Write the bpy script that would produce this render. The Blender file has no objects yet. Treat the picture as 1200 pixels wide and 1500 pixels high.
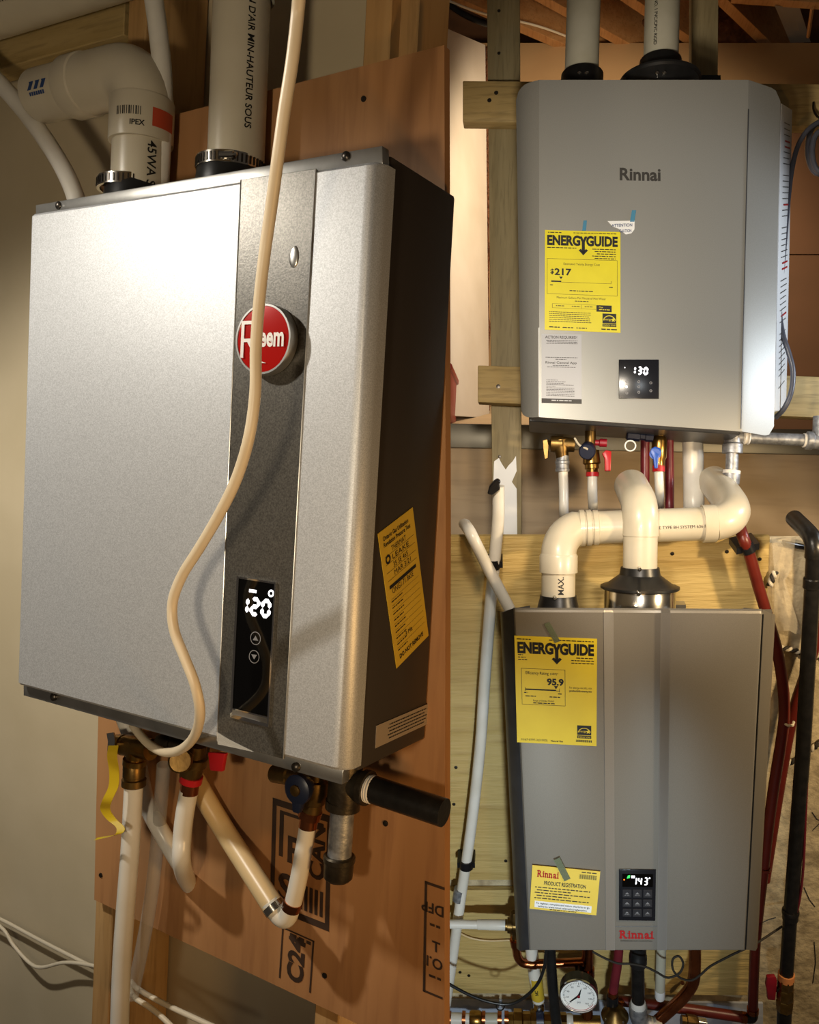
import bpy, bmesh, math, random
import numpy as np
from mathutils import Vector, Matrix

C = bpy.context.scene.collection
V = Vector
F_PX, CX, CY = 1300.0, 600.0, 750.0

# ------------------------------------------------------------------ camera, world, lamps, exposure
CAM_LOC = V((0, 0, 1.5))
PITCH = math.radians(3.0)
cam_data = bpy.data.cameras.new('camera')
cam_data.sensor_fit = 'HORIZONTAL'
cam_data.sensor_width = 36.0
cam_data.lens = F_PX / 1200.0 * 36.0
cam_data.clip_start = 0.02
cam = bpy.data.objects.new('camera', cam_data)
C.objects.link(cam)
cam.location = CAM_LOC
cam.rotation_euler = (math.pi / 2 - PITCH, 0, 0)
bpy.context.scene.camera = cam

scene = bpy.context.scene
scene.view_settings.view_transform = 'Standard'
scene.view_settings.look = 'None'
scene.view_settings.exposure = 0.0
scene.view_settings.gamma = 1.0
scene.view_settings.use_curve_mapping = False
scene.cycles.max_bounces = 6
scene.cycles.sample_clamp_indirect = 4.0

world = bpy.data.worlds.new('world')
scene.world = world
world.use_nodes = True
world.node_tree.nodes['Background'].inputs[0].default_value = (1.0, 0.80, 0.62, 1)
world.node_tree.nodes['Background'].inputs[1].default_value = 0.045

FWD = V((0, math.cos(PITCH), -math.sin(PITCH)))
UPV = V((0, math.sin(PITCH), math.cos(PITCH)))


def cam_to_world(X, Y, Z):
    return CAM_LOC + V((1, 0, 0)) * X - UPV * Y + FWD * Z


def lamp(name, kind, pos, aim, energy, color, size=0.1, cone=60, blend=0.5):
    """A lamp or an added fill light; pos and aim are metres right, down and forward of the camera."""
    ld = bpy.data.lights.new(name, kind)
    ld.energy = energy
    ld.color = color
    if kind == 'SPOT':
        ld.spot_size = math.radians(cone)
        ld.spot_blend = blend
        ld.shadow_soft_size = size
    elif kind == 'AREA':
        ld.size = size
    else:
        ld.shadow_soft_size = size
    o = bpy.data.objects.new(name, ld)
    C.objects.link(o)
    p, a = cam_to_world(*pos), cam_to_world(*aim)
    o.location = p
    o.rotation_euler = (a - p).to_track_quat('-Z', 'Y').to_euler()
    return o


lamp('bulb_left', 'SPOT', (-0.925, -0.60, 0.66), (-0.25, 0.20, 1.05), 39, (1.0, 0.93, 0.82), 0.025, 118, 0.6)
lamp('bulb_left_low', 'AREA', (0.36, 0.42, 0.36), (-0.02, 0.20, 0.95), 2.6, (1.0, 0.57, 0.20), 0.08)
lamp('fill_left', 'SPOT', (-0.40, 0.12, -0.10), (-0.34, -0.20, 1.2), 18, (1.0, 0.82, 0.58), 0.05, 84, 0.8)  # added fill for the left vents and wall, no known source
lamp('torch_upper', 'SPOT', (0.45, -0.40, 0.35), (0.54, -0.40, 1.9), 6, (0.90, 0.96, 1.0), 0.05, 40, 0.7)
lamp('torch_upper_side', 'SPOT', (1.32, -0.36, 1.55), (0.62, -0.30, 1.80), 17, (0.82, 0.90, 1.0), 0.06, 80, 0.6)
lamp('bulb_upper', 'SPOT', (0.12, -0.36, 1.00), (0.62, -0.36, 2.3), 27, (1.0, 0.88, 0.72), 0.05, 92, 0.6)
lamp('fill_upper_low', 'SPOT', (0.30, 0.02, 1.00), (0.62, 0.06, 2.5), 9, (1.0, 0.88, 0.74), 0.04, 52, 0.6)  # added fill that brightens the low wall behind the valves
lamp('fill_upper_far', 'SPOT', (0.70, -1.15, 2.35), (0.55, -0.70, 3.4), 40, (1.0, 0.80, 0.56), 0.05, 130, 0.5)  # added fill for the far wall and joists
lamp('torch_lower', 'SPOT', (0.16, 0.98, 0.50), (0.17, 0.82, 1.7), 58, (0.80, 0.93, 1.0), 0.04, 56, 0.9)
lamp('bulb_lower', 'SPOT', (1.12, -0.02, 1.00), (0.55, 0.58, 1.75), 40, (1.0, 0.75, 0.44), 0.03, 104, 0.5)

# ------------------------------------------------------------------ materials


def lin(h):
    h = h.lstrip('#')
    out = []
    for i in (0, 2, 4):
        c = int(h[i:i + 2], 16) / 255
        out.append(c / 12.92 if c <= 0.04045 else ((c + 0.055) / 1.055) ** 2.4)
    return (*out, 1)


def base_mat(name, rough=0.5, metal=0.0, color=None):
    m = bpy.data.materials.new(name)
    m.use_nodes = True
    nt = m.node_tree
    b = nt.nodes['Principled BSDF']
    b.inputs['Roughness'].default_value = rough
    b.inputs['Metallic'].default_value = metal
    if color:
        b.inputs['Base Color'].default_value = lin(color)
    return m, nt, b


def mat(name, c1, c2=None, scale=8.0, rough=0.5, metal=0.0, bump=0.0, deep=0.002, bscale=None, stretch=(1, 1, 1), detail=4.0, coat=0.0, contrast=(0.35, 0.65)):
    m, nt, b = base_mat(name, rough, metal, c1)
    if coat:
        b.inputs['Coat Weight'].default_value = coat
    if c2 is None and not bump:
        return m
    tc = nt.nodes.new('ShaderNodeTexCoord')
    mp = nt.nodes.new('ShaderNodeMapping')
    mp.inputs['Scale'].default_value = stretch
    nt.links.new(tc.outputs['Object'], mp.inputs['Vector'])
    if c2:
        n = nt.nodes.new('ShaderNodeTexNoise')
        n.inputs['Scale'].default_value = scale
        n.inputs['Detail'].default_value = detail
        nt.links.new(mp.outputs[0], n.inputs['Vector'])
        r = nt.nodes.new('ShaderNodeValToRGB')
        r.color_ramp.elements[0].position, r.color_ramp.elements[1].position = contrast
        r.color_ramp.elements[0].color = lin(c1)
        r.color_ramp.elements[1].color = lin(c2)
        nt.links.new(n.outputs['Fac'], r.inputs['Fac'])
        nt.links.new(r.outputs['Color'], b.inputs['Base Color'])
    if bump:
        n2 = nt.nodes.new('ShaderNodeTexNoise')
        n2.inputs['Scale'].default_value = bscale or scale * 4
        n2.inputs['Detail'].default_value = 5
        nt.links.new(mp.outputs[0], n2.inputs['Vector'])
        bp = nt.nodes.new('ShaderNodeBump')
        bp.inputs['Strength'].default_value = bump
        bp.inputs['Distance'].default_value = deep
        nt.links.new(n2.outputs['Fac'], bp.inputs['Height'])
        nt.links.new(bp.outputs[0], b.inputs['Normal'])
    return m


def wood(name, c1, c2, c3, grain='z', scale=5.0, rough=0.65, bump=0.15, knots=True, deep=0.0015):
    """Sawn timber or plywood: stretched noise for the growth bands, fine fibre on top, a few knots."""
    m, nt, b = base_mat(name, rough)
    tc = nt.nodes.new('ShaderNodeTexCoord')
    mp = nt.nodes.new('ShaderNodeMapping')
    st = {'x': (0.10, 1, 1), 'y': (1, 0.10, 1), 'z': (1, 1, 0.10)}[grain]
    mp.inputs['Scale'].default_value = st
    nt.links.new(tc.outputs['Object'], mp.inputs['Vector'])
    big = nt.nodes.new('ShaderNodeTexNoise')
    big.inputs['Scale'].default_value = scale
    big.inputs['Detail'].default_value = 3
    big.inputs['Distortion'].default_value = 1.6
    nt.links.new(mp.outputs[0], big.inputs['Vector'])
    mul = nt.nodes.new('ShaderNodeMath'); mul.operation = 'MULTIPLY'; mul.inputs[1].default_value = 9.0
    nt.links.new(big.outputs['Fac'], mul.inputs[0])
    sn = nt.nodes.new('ShaderNodeMath'); sn.operation = 'PINGPONG'; sn.inputs[1].default_value = 1.0
    nt.links.new(mul.outputs[0], sn.inputs[0])
    r = nt.nodes.new('ShaderNodeValToRGB')
    r.color_ramp.elements[0].color = lin(c1)
    r.color_ramp.elements[1].color = lin(c2)
    r.color_ramp.elements[0].position = 0.15
    nt.links.new(sn.outputs[0], r.inputs['Fac'])
    fine = nt.nodes.new('ShaderNodeTexNoise')
    fine.inputs['Scale'].default_value = scale * 26
    fine.inputs['Detail'].default_value = 4
    nt.links.new(mp.outputs[0], fine.inputs['Vector'])
    mx = nt.nodes.new('ShaderNodeMixRGB'); mx.blend_type = 'MIX'
    fr = nt.nodes.new('ShaderNodeMapRange')
    fr.inputs['From Min'].default_value = 0.5; fr.inputs['From Max'].default_value = 0.75
    fr.inputs['To Max'].default_value = 0.55
    nt.links.new(fine.outputs['Fac'], fr.inputs['Value'])
    nt.links.new(fr.outputs[0], mx.inputs['Fac'])
    nt.links.new(r.outputs['Color'], mx.inputs['Color1'])
    mx.inputs['Color2'].default_value = lin(c3)
    last = mx
    if knots:
        vo = nt.nodes.new('ShaderNodeTexVoronoi')
        vo.inputs['Scale'].default_value = 4.5
        nt.links.new(tc.outputs['Object'], vo.inputs['Vector'])
        kr = nt.nodes.new('ShaderNodeMapRange')
        kr.inputs['From Min'].default_value = 0.075; kr.inputs['From Max'].default_value = 0.045
        kr.inputs['To Max'].default_value = 0.7
        nt.links.new(vo.outputs['Distance'], kr.inputs['Value'])
        mk = nt.nodes.new('ShaderNodeMixRGB')
        nt.links.new(kr.outputs[0], mk.inputs['Fac'])
        nt.links.new(mx.outputs[0], mk.inputs['Color1'])
        mk.inputs['Color2'].default_value = lin(c3)
        last = mk
    nt.links.new(last.outputs[0], b.inputs['Base Color'])
    bp = nt.nodes.new('ShaderNodeBump')
    bp.inputs['Strength'].default_value = bump
    bp.inputs['Distance'].default_value = deep
    nt.links.new(fine.outputs['Fac'], bp.inputs['Height'])
    nt.links.new(bp.outputs[0], b.inputs['Normal'])
    return m


def flake(name, c, rough=0.42, metal=0.7, amount=0.18, scale=900):
    """Metallic powder coat: fine speckle in tone and relief."""
    m, nt, b = base_mat(name, rough, metal, c)
    tc = nt.nodes.new('ShaderNodeTexCoord')
    n = nt.nodes.new('ShaderNodeTexNoise')
    n.inputs['Scale'].default_value = scale
    n.inputs['Detail'].default_value = 2
    nt.links.new(tc.outputs['Object'], n.inputs['Vector'])
    mr = nt.nodes.new('ShaderNodeMapRange')
    mr.inputs['From Min'].default_value = 0.3; mr.inputs['From Max'].default_value = 0.7
    mr.inputs['To Min'].default_value = 1 - amount; mr.inputs['To Max'].default_value = 1 + amount
    nt.links.new(n.outputs['Fac'], mr.inputs['Value'])
    hs = nt.nodes.new('ShaderNodeHueSaturation')
    hs.inputs['Color'].default_value = lin(c)
    nt.links.new(mr.outputs[0], hs.inputs['Value'])
    nt.links.new(hs.outputs[0], b.inputs['Base Color'])
    bp = nt.nodes.new('ShaderNodeBump')
    bp.inputs['Strength'].default_value = 0.12
    bp.inputs['Distance'].default_value = 0.0006
    nt.links.new(n.outputs['Fac'], bp.inputs['Height'])
    nt.links.new(bp.outputs[0], b.inputs['Normal'])
    return m


def clear(name, c, alpha, rough=0.15):
    m, nt, b = base_mat(name, rough, 0, c)
    b.inputs['Alpha'].default_value = alpha
    return m


def glow(name, c, s):
    m, nt, b = base_mat(name, 0.5, 0, c)
    b.inputs['Emission Color'].default_value = lin(c)
    b.inputs['Emission Strength'].default_value = s
    return m


MT = {
    'silver': flake('silver powder coat', '#b9bbbd', 0.50, 0.50),
    'stripe': flake('charcoal powder coat', '#5a5751', 0.36, 0.5, 0.35, 600),
    'champagne': flake('silver grey powder coat', '#93938e', 0.44, 0.35, 0.08),
    'grey_coat': flake('warm grey powder coat', '#8f8a81', 0.42, 0.5, 0.08),
    'grey_lit': flake('lit grey fold', '#b4b0aa', 0.30, 0.6, 0.06),
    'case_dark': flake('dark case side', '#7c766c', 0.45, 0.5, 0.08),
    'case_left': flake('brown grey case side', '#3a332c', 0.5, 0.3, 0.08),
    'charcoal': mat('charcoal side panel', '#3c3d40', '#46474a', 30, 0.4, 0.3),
    'zinc': mat('zinc plated steel', '#b9b8b4', '#a2a19d', 30, 0.32, 0.9),
    'galv': mat('galvanised pipe', '#7e8084', '#a9abae', 90, 0.45, 0.65, 0.25, 0.002, 200),
    'steel': mat('stainless steel', '#c9c5bc', None, rough=0.18, metal=1.0),
    'chrome': mat('chrome', '#dcdcdc', None, rough=0.10, metal=1.0),
    'screw': mat('dark screw steel', '#4b4640', None, rough=0.35, metal=0.9),
    'brass': mat('brass', '#a98446', '#8a6a36', 60, 0.28, 1.0, 0.05),
    'brass_dull': mat('tarnished brass', '#7c6236', '#5e4827', 40, 0.38, 0.9, 0.1),
    'copper': mat('copper', '#b86f45', '#8f5232', 35, 0.26, 1.0),
    'iron': mat('black iron', '#1d1c1b', '#292725', 60, 0.34, 0.4, 0.12),
    'iron_oil': mat('oily iron fitting', '#4a4234', '#352e24', 60, 0.38, 0.7, 0.15),
    'pvc': mat('white pvc', '#c6bda8', '#bdb39c', 12, 0.32, 0, coat=0.1),
    'pvc_grey': mat('grey white pvc', '#b8b6a6', '#aca996', 14, 0.35),
    'pex_white': mat('white pex', '#dedad0', '#d4cfc2', 18, 0.30),
    'tan_and_shade': mat('tan wire and shaded white pex', '#d2b98c', '#c8ab78', 16, 0.35),
    'pex_red': mat('red pex', '#611b0f', '#56160b', 25, 0.38),
    'pex_maroon': mat('maroon pex', '#5f1a22', '#6b2028', 25, 0.35),
    'cream': mat('cream cable', '#d8c8ac', '#cfbd9e', 20, 0.42),
    'cable_grey': mat('grey cable sheath', '#50525c', '#464852', 30, 0.35),
    'cable_white': mat('white cable', '#d9cfb8', None, rough=0.45),
    'rubber': mat('black rubber', '#131313', '#1b1b1b', 40, 0.36),
    'black': mat('black plastic', '#141416', None, rough=0.30),
    'navy': mat('dark blue plastic', '#141c33', None, rough=0.4),
    'blue': mat('blue plastic', '#1d4fb0', None, rough=0.35),
    'redp': mat('red plastic', '#b01a20', None, rough=0.35),
    'crimson': mat('crimson handle', '#8e1024', '#7d0d1e', 30, 0.4),
    'badge_red': mat('red enamel', '#a3140f', None, rough=0.18, metal=0.15, coat=0.6),
    'badge_white': mat('silver letter', '#e2dcd6', None, rough=0.3, metal=0.3),
    'gloss_black': mat('black glass', '#040404', None, rough=0.06),
    'panel_dark': mat('dark display panel', '#17181d', None, rough=0.25),
    'key': mat('grey panel key', '#2a2a2e', None, rough=0.4),
    'icon_grey': mat('grey icon print', '#77777a', None, rough=0.5),
    'ink': mat('black ink', '#0d0d0c', None, rough=0.6),
    'ink_soft': mat('grey ink', '#33312e', None, rough=0.6),
    'ink_wood': mat('stamp ink on wood', '#2b1c12', '#3a2718', 40, 0.7),
    'ink_blue': mat('blue ink', '#26406f', None, rough=0.5),
    'ink_red': mat('red ink', '#a3191c', None, rough=0.5),
    'orange_label': mat('red orange sticker', '#b5452a', None, rough=0.45),
    'yellow': mat('yellow label', '#d8cc1c', '#d2c619', 20, 0.48),
    'yellow_deep': mat('deep yellow label', '#dcc62c', '#d6bf28', 20, 0.5),
    'yellow_card': mat('yellow card', '#e0c654', '#dcc04c', 20, 0.55),
    'yellow_tag': mat('ochre tag', '#c9aa30', '#bf9f2a', 20, 0.5),
    'yellow_tape': clear('yellow tape', '#c9ae1e', 0.82, 0.35),
    'label_grey': mat('grey sticker', '#a9abb0', None, rough=0.45),
    'label_white': mat('white sticker', '#e4e6e6', None, rough=0.4),
    'label_clear': mat('pale side sticker', '#8d8071', None, rough=0.4),
    'tape_green': clear('green painter tape', '#6f7a62', 0.62, 0.5),
    'tape_blue': clear('blue tape', '#4f93b4', 0.6, 0.4),
    'film': clear('clear film', '#d8d6ce', 0.35, 0.08),
    'hose_clear': clear('clear vinyl hose', '#b8b2a6', 0.42, 0.08),
    'poly_sheet': clear('poly sheet', '#b8ae98', 0.45, 0.15),
    'lit': glow('lit white segments', '#f4f6ff', 1.6),
    'lit_green': glow('lit green icon', '#37d45c', 1.0),
    'lit_orange': glow('lit orange dot', '#ff8a20', 1.0),
    'dial': mat('white dial', '#e6e6e2', None, rough=0.3),
    'paint_wall': mat('beige painted wall', '#cbbd9f', '#c2b495', 6, 0.75, 0, 0.08, 0.002, 120),
    'drywall': mat('white drywall', '#cfc4b4', '#c4b8a6', 5, 0.8, 0, 0.06, 0.002, 80),
    'concrete': mat('rough concrete', '#9a8a6c', '#d2c19c', 26, 0.85, 0, 0.9, 0.005, 60, detail=8),
    'parging': mat('pale grey parging', '#9ba3b4', '#b4bac6', 16, 0.8, 0, 0.4, 0.003, 60),
    'ply_left': wood('plywood sheet', '#a2754a', '#b08256', '#855a38', 'z', 3.2, 0.6, 0.12),
    'ply_lower': wood('pale plywood', '#b59a5c', '#c0a668', '#967a42', 'x', 3.0, 0.65, 1.0, deep=0.005),
    'ply_floor': wood('grey plywood', '#b39b7a', '#bea684', '#9a8466', 'x', 2.0, 0.7, 0.2, knots=False),
    'pine': wood('pine stud', '#b08a57', '#bd9865', '#8c6a3f', 'z', 6.0),
    'pine_rail': wood('pine rail', '#a8905c', '#b59d6a', '#6f5c37', 'x', 7.0),
    'pine_stud': wood('greenish pine stud', '#877a58', '#948764', '#655a3e', 'z', 6.0),
    'joist': wood('joist lumber', '#b5824e', '#c08f5b', '#8a5c34', 'y', 5.0, knots=False),
    'deck': mat('brown deck board', '#5a3a22', '#6b4628', 12, 0.8),
    'tan_board': mat('tan board wall', '#a5835a', '#ac8a60', 5, 0.75, 0, 0.05, 0.002, 60),
    'board_shade': mat('tan board wall in painted shade', '#6a4a30', '#724f34', 5, 0.75),
    'insul': mat('pink insulation', '#8a5a3a', '#6b4128', 40, 0.95, 0, 1.0, 0.012, 90),
    'red_box': mat('red toolbox', '#8e1f1f', None, rough=0.4),
    'metal_strip': mat('grey metal strip', '#7f7a6c', None, rough=0.4, metal=0.5),
    'rope_dark': mat('dark rope strand', '#2a241c', None, rough=0.8),
    'rope_pale': mat('pale rope strand', '#c8bda6', None, rough=0.8),
    'thread_tape': mat('white thread tape', '#d8d4cc', None, rough=0.7),
    'thread_orange': mat('orange pipe dope', '#d88c52', None, rough=0.6),
}


# ------------------------------------------------------------------ mesh building


class M:
    """A shape under construction: vertices and faces in one place's coordinates."""

    def __init__(self):
        self.v, self.f = [], []

    def add(self, vs, fs):
        n = len(self.v)
        self.v += [V(p) for p in vs]
        self.f += [[i + n for i in f] for f in fs]
        return self

    def box(self, x0, x1, y0, y1, z0, z1):
        p = [(x, y, z) for x in (x0, x1) for y in (y0, y1) for z in (z0, z1)]
        return self.add(p, [(0, 1, 3, 2), (4, 6, 7, 5), (0, 4, 5, 1), (2, 3, 7, 6), (0, 2, 6, 4), (1, 5, 7, 3)])

    def prism(self, poly, vec):
        """Polygon poly (3-D points) pushed along vec."""
        vec = V(vec)
        n = len(poly)
        vs = [V(p) for p in poly] + [V(p) + vec for p in poly]
        fs = [list(range(n))[::-1], list(range(n, 2 * n))]
        for i in range(n):
            j = (i + 1) % n
            fs.append([i, j, n + j, n + i])
        return self.add(vs, fs)

    def loft(self, rings, cap=True, closed=True):
        n = len(rings[0])
        vs = [p for r in rings for p in r]
        fs = []
        for k in range(len(rings) - 1):
            for i in range(n if closed else n - 1):
                j = (i + 1) % n
                fs.append([k * n + i, k * n + j, (k + 1) * n + j, (k + 1) * n + i])
        if cap and closed:
            fs.append(list(range(n))[::-1])
            fs.append(list(range((len(rings) - 1) * n, len(rings) * n)))
        return self.add(vs, fs)

    def tube(self, pts, r, n=14, cap=True):
        pts = [V(p) for p in pts]
        q = [pts[0]]
        for p in pts[1:]:
            if (p - q[-1]).length > 1e-6:
                q.append(p)
        pts = q
        rr = r if isinstance(r, (list, tuple)) else [r] * len(pts)
        if len(rr) != len(pts):
            rr = list(np.interp(np.linspace(0, 1, len(pts)), np.linspace(0, 1, len(rr)), rr))
        tg = []
        for i in range(len(pts)):
            a, b = pts[max(0, i - 1)], pts[min(len(pts) - 1, i + 1)]
            tg.append((b - a).normalized())
        ref = V((0, 0, 1)) if abs(tg[0].z) < 0.9 else V((1, 0, 0))
        u = tg[0].cross(ref).normalized()
        rings = []
        for i, p in enumerate(pts):
            u = (u - tg[i] * u.dot(tg[i])).normalized()
            w = tg[i].cross(u)
            rings.append([p + (u * math.cos(2 * math.pi * k / n) + w * math.sin(2 * math.pi * k / n)) * rr[i] for k in range(n)])
        return self.loft(rings, cap)

    def lathe(self, p, axis, prof, n=24, cap=True):
        """prof: (distance along axis, radius) pairs."""
        p, axis = V(p), V(axis).normalized()
        ref = V((0, 0, 1)) if abs(axis.z) < 0.9 else V((1, 0, 0))
        u = axis.cross(ref).normalized()
        w = axis.cross(u)
        rings = [[p + axis * d + (u * math.cos(2 * math.pi * k / n) + w * math.sin(2 * math.pi * k / n)) * max(r, 1e-5) for k in range(n)] for d, r in prof]
        return self.loft(rings, cap)

    def ball(self, p, r, n=12):
        r = r if isinstance(r, (tuple, list)) else (r, r, r)
        p = V(p)
        rings = []
        for k in range(1, n):
            a = math.pi * k / n
            rings.append([p + V((r[0] * math.sin(a) * math.cos(t), r[1] * math.sin(a) * math.sin(t), r[2] * math.cos(a))) for t in [2 * math.pi * i / (n * 2) for i in range(n * 2)]])
        return self.loft(rings[::-1])

    def ribbon(self, pts, wide, thick=0.0006):
        """A strap through pts, wide (vector) across, with a little thickness."""
        pts = [V(p) for p in pts]
        wide = V(wide)
        rings = []
        for i, p in enumerate(pts):
            t = (pts[min(i + 1, len(pts) - 1)] - pts[max(i - 1, 0)]).normalized()
            nrm = t.cross(wide).normalized() * thick / 2
            rings.append([p - wide / 2 - nrm, p + wide / 2 - nrm, p + wide / 2 + nrm, p - wide / 2 + nrm])
        return self.loft(rings)

    def bevel(self, width, seg=2, pick=None):
        bm = bmesh.new()
        vs = [bm.verts.new(p) for p in self.v]
        for f in self.f:
            try:
                bm.faces.new([vs[i] for i in f])
            except ValueError:
                pass
        bmesh.ops.recalc_face_normals(bm, faces=bm.faces[:])
        bm.edges.ensure_lookup_table()
        es = [e for e in bm.edges if len(e.link_faces) == 2 and (pick(e) if pick else e.calc_face_angle(0) > 0.5)]
        bmesh.ops.bevel(bm, geom=es, offset=width, segments=seg, affect='EDGES', profile=0.5)
        bm.verts.index_update()
        self.v = [v.co.copy() for v in bm.verts]
        self.f = [[v.index for v in f.verts] for f in bm.faces]
        bm.free()
        return self


def smooth_path(pts, k=6):
    """Catmull-Rom through pts."""
    pts = [V(p) for p in pts]
    P = [pts[0] * 2 - pts[1]] + pts + [pts[-1] * 2 - pts[-2]]
    out = []
    for i in range(1, len(P) - 2):
        a, b, c, d = P[i - 1], P[i], P[i + 1], P[i + 2]
        for s in range(k):
            t = s / k
            out.append(0.5 * (2 * b + (c - a) * t + (2 * a - 5 * b + 4 * c - d) * t * t + (3 * b - 3 * c + d - a) * t ** 3))
    out.append(pts[-1])
    return out


# lettering -------------------------------------------------------
_glyph = {}


def glyphs(s, bold=0.0):
    key = (s, bold)
    if key in _glyph:
        return _glyph[key]
    cu = bpy.data.curves.new('lettering', 'FONT')
    cu.body = s
    cu.offset = bold
    cu.resolution_u = 3
    o = bpy.data.objects.new('lettering', cu)
    C.objects.link(o)
    dg = bpy.context.evaluated_depsgraph_get()
    me = bpy.data.meshes.new_from_object(o.evaluated_get(dg))
    vs = [(v.co.x, v.co.y) for v in me.vertices]
    fs = [list(p.vertices) for p in me.polygons]
    bpy.data.objects.remove(o)
    bpy.data.curves.remove(cu)
    bpy.data.meshes.remove(me)
    _glyph[key] = (vs, fs)
    return _glyph[key]


_c = [p[1] for p in glyphs('H')[0]]
CAP = max(_c) - min(_c)


class Frame:
    """A flat patch: origin at its top left, U across, W down, normal out."""

    def __init__(self, o, U, W, n):
        self.o, self.U, self.W, self.n = V(o), V(U), V(W), V(n).normalized()

    def pt(self, s, t, e=0.0):
        return self.o + self.U * s + self.W * t + self.n * e

    def sub(self, s0, t0, s1, t1):
        return Frame(self.pt(s0, t0), self.U * (s1 - s0), self.W * (t1 - t0), self.n)

    def rot90(self):
        """Text runs upward: new across = up, new down = right."""
        return Frame(self.pt(0, 1), -self.W, self.U, self.n)

    def rot180(self):
        return Frame(self.pt(1, 1), -self.U, -self.W, self.n)

    def slab(self, m, thick, s0=0, t0=0, s1=1, t1=1, back=0.0):
        q = [self.pt(s0, t0, back), self.pt(s1, t0, back), self.pt(s1, t1, back), self.pt(s0, t1, back)]
        m.prism(q, self.n * thick)
        return m

    def quad(self, m, s0, t0, s1, t1, e):
        m.add([self.pt(s0, t0, e), self.pt(s0, t1, e), self.pt(s1, t1, e), self.pt(s1, t0, e)], [(0, 1, 2, 3)])

    def poly(self, m, pts, e):
        m.add([self.pt(s, t, e) for s, t in pts], [list(range(len(pts)))])

    def text(self, m, s, x, y, h, e, w=None, align='l', bold=0.0):
        """Words s with baseline at (x, y), cap height h, all in fractions of the patch; w fixes the width."""
        vs, fs = glyphs(s, bold)
        if not vs:
            return
        x0, x1 = min(p[0] for p in vs), max(p[0] for p in vs)
        kv = h / CAP
        ku = w / (x1 - x0) if w else kv * self.W.length / self.U.length
        wid = (x1 - x0) * ku
        x += {'l': 0, 'c': -wid / 2, 'r': -wid}[align]
        m.add([self.pt(x + (p[0] - x0) * ku, y - p[1] * kv, e) for p in vs], fs)

    def lines(self, m, x0, y, x1, h, e, rng, fill=0.9):
        h = h * 0.72
        """One line of print too small to read: word-long dashes."""
        x = x0
        end = x0 + (x1 - x0) * fill
        k = h * self.W.length / self.U.length
        while x < end:
            wd = k * rng.uniform(1.6, 5.0)
            self.quad(m, x, y, min(x + wd, x1), y + h, e)
            x += wd + k * 0.8

    def ring(self, m, cx, cy, r, r2, e, n=28, a0=0, a1=360):
        """Annulus of outer radius r (fraction of U)."""
        k = self.U.length / self.W.length
        full = abs(a1 - a0) >= 360
        N = n if full else n + 1
        vs = []
        for i in range(N):
            a = math.radians(a0 + (a1 - a0) * i / n)
            for q in (r, r2):
                vs.append(self.pt(cx + q * math.cos(a), cy - q * math.sin(a) * k, e))
        fs = [[2 * i, 2 * ((i + 1) % N), 2 * ((i + 1) % N) + 1, 2 * i + 1] for i in range(n)]
        m.add(vs, fs)

    def digit(self, m, d, x, y, w, h, th, e):
        """Seven-segment figure with bevelled bars."""
        on = {'0': 'abcdef', '1': 'bc', '2': 'abged', '3': 'abgcd', '4': 'fgbc'}[d]
        k = self.U.length / self.W.length
        tv = th * k
        g = 0.05
        for c in on:
            if c in 'agd':
                yy = {'a': y + tv / 2, 'g': y + h / 2, 'd': y + h - tv / 2}[c]
                a, b = x + th * (0.5 + g), x + w - th * (0.5 + g)
                self.poly(m, [(a, yy), (a + th / 2, yy + tv / 2), (b - th / 2, yy + tv / 2), (b, yy), (b - th / 2, yy - tv / 2), (a + th / 2, yy - tv / 2)], e)
            else:
                xx = x + th / 2 if c in 'fe' else x + w - th / 2
                a, b = (y + tv * (0.5 + g), y + h / 2 - tv * g) if c in 'fb' else (y + h / 2 + tv * g, y + h - tv * (0.5 + g))
                self.poly(m, [(xx, a), (xx - th / 2, a + tv / 2), (xx - th / 2, b - tv / 2), (xx, b), (xx + th / 2, b - tv / 2), (xx + th / 2, a + tv / 2)], e)


class Cyl:
    """Print that wraps a pipe: along the axis and around it."""

    def __init__(self, p, axis, r, toward):
        self.p, self.a, self.r = V(p), V(axis).normalized(), r
        t = V(toward)
        self.u = (t - self.a * t.dot(self.a)).normalized()
        self.w = self.a.cross(self.u)

    def pt(self, d, c, e):
        ang = c / self.r
        return self.p + self.a * d + (self.u * math.cos(ang) + self.w * math.sin(ang)) * (self.r + e)

    def text(self, m, s, d, c, h, e=0.0005, along=True, bold=0.0, flip=1):
        vs, fs = glyphs(s, bold)
        k = h / CAP
        x0 = min(p[0] for p in vs)
        if along:
            m.add([self.pt(d + flip * (p[0] - x0) * k, c - flip * p[1] * k, e) for p in vs], fs)
        else:
            m.add([self.pt(d + p[1] * k, c + (p[0] - x0) * k * flip, e) for p in vs], fs)

    def patch(self, m, d0, d1, c0, c1, e=0.0005, n=8):
        vs, fs = [], []
        for i in range(n + 1):
            c = c0 + (c1 - c0) * i / n
            vs += [self.pt(d0, c, e), self.pt(d1, c, e)]
        for i in range(n):
            fs.append([2 * i, 2 * i + 1, 2 * i + 3, 2 * i + 2])
        m.add(vs, fs)


# ------------------------------------------------------------------ places: each heater's own wall


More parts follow.
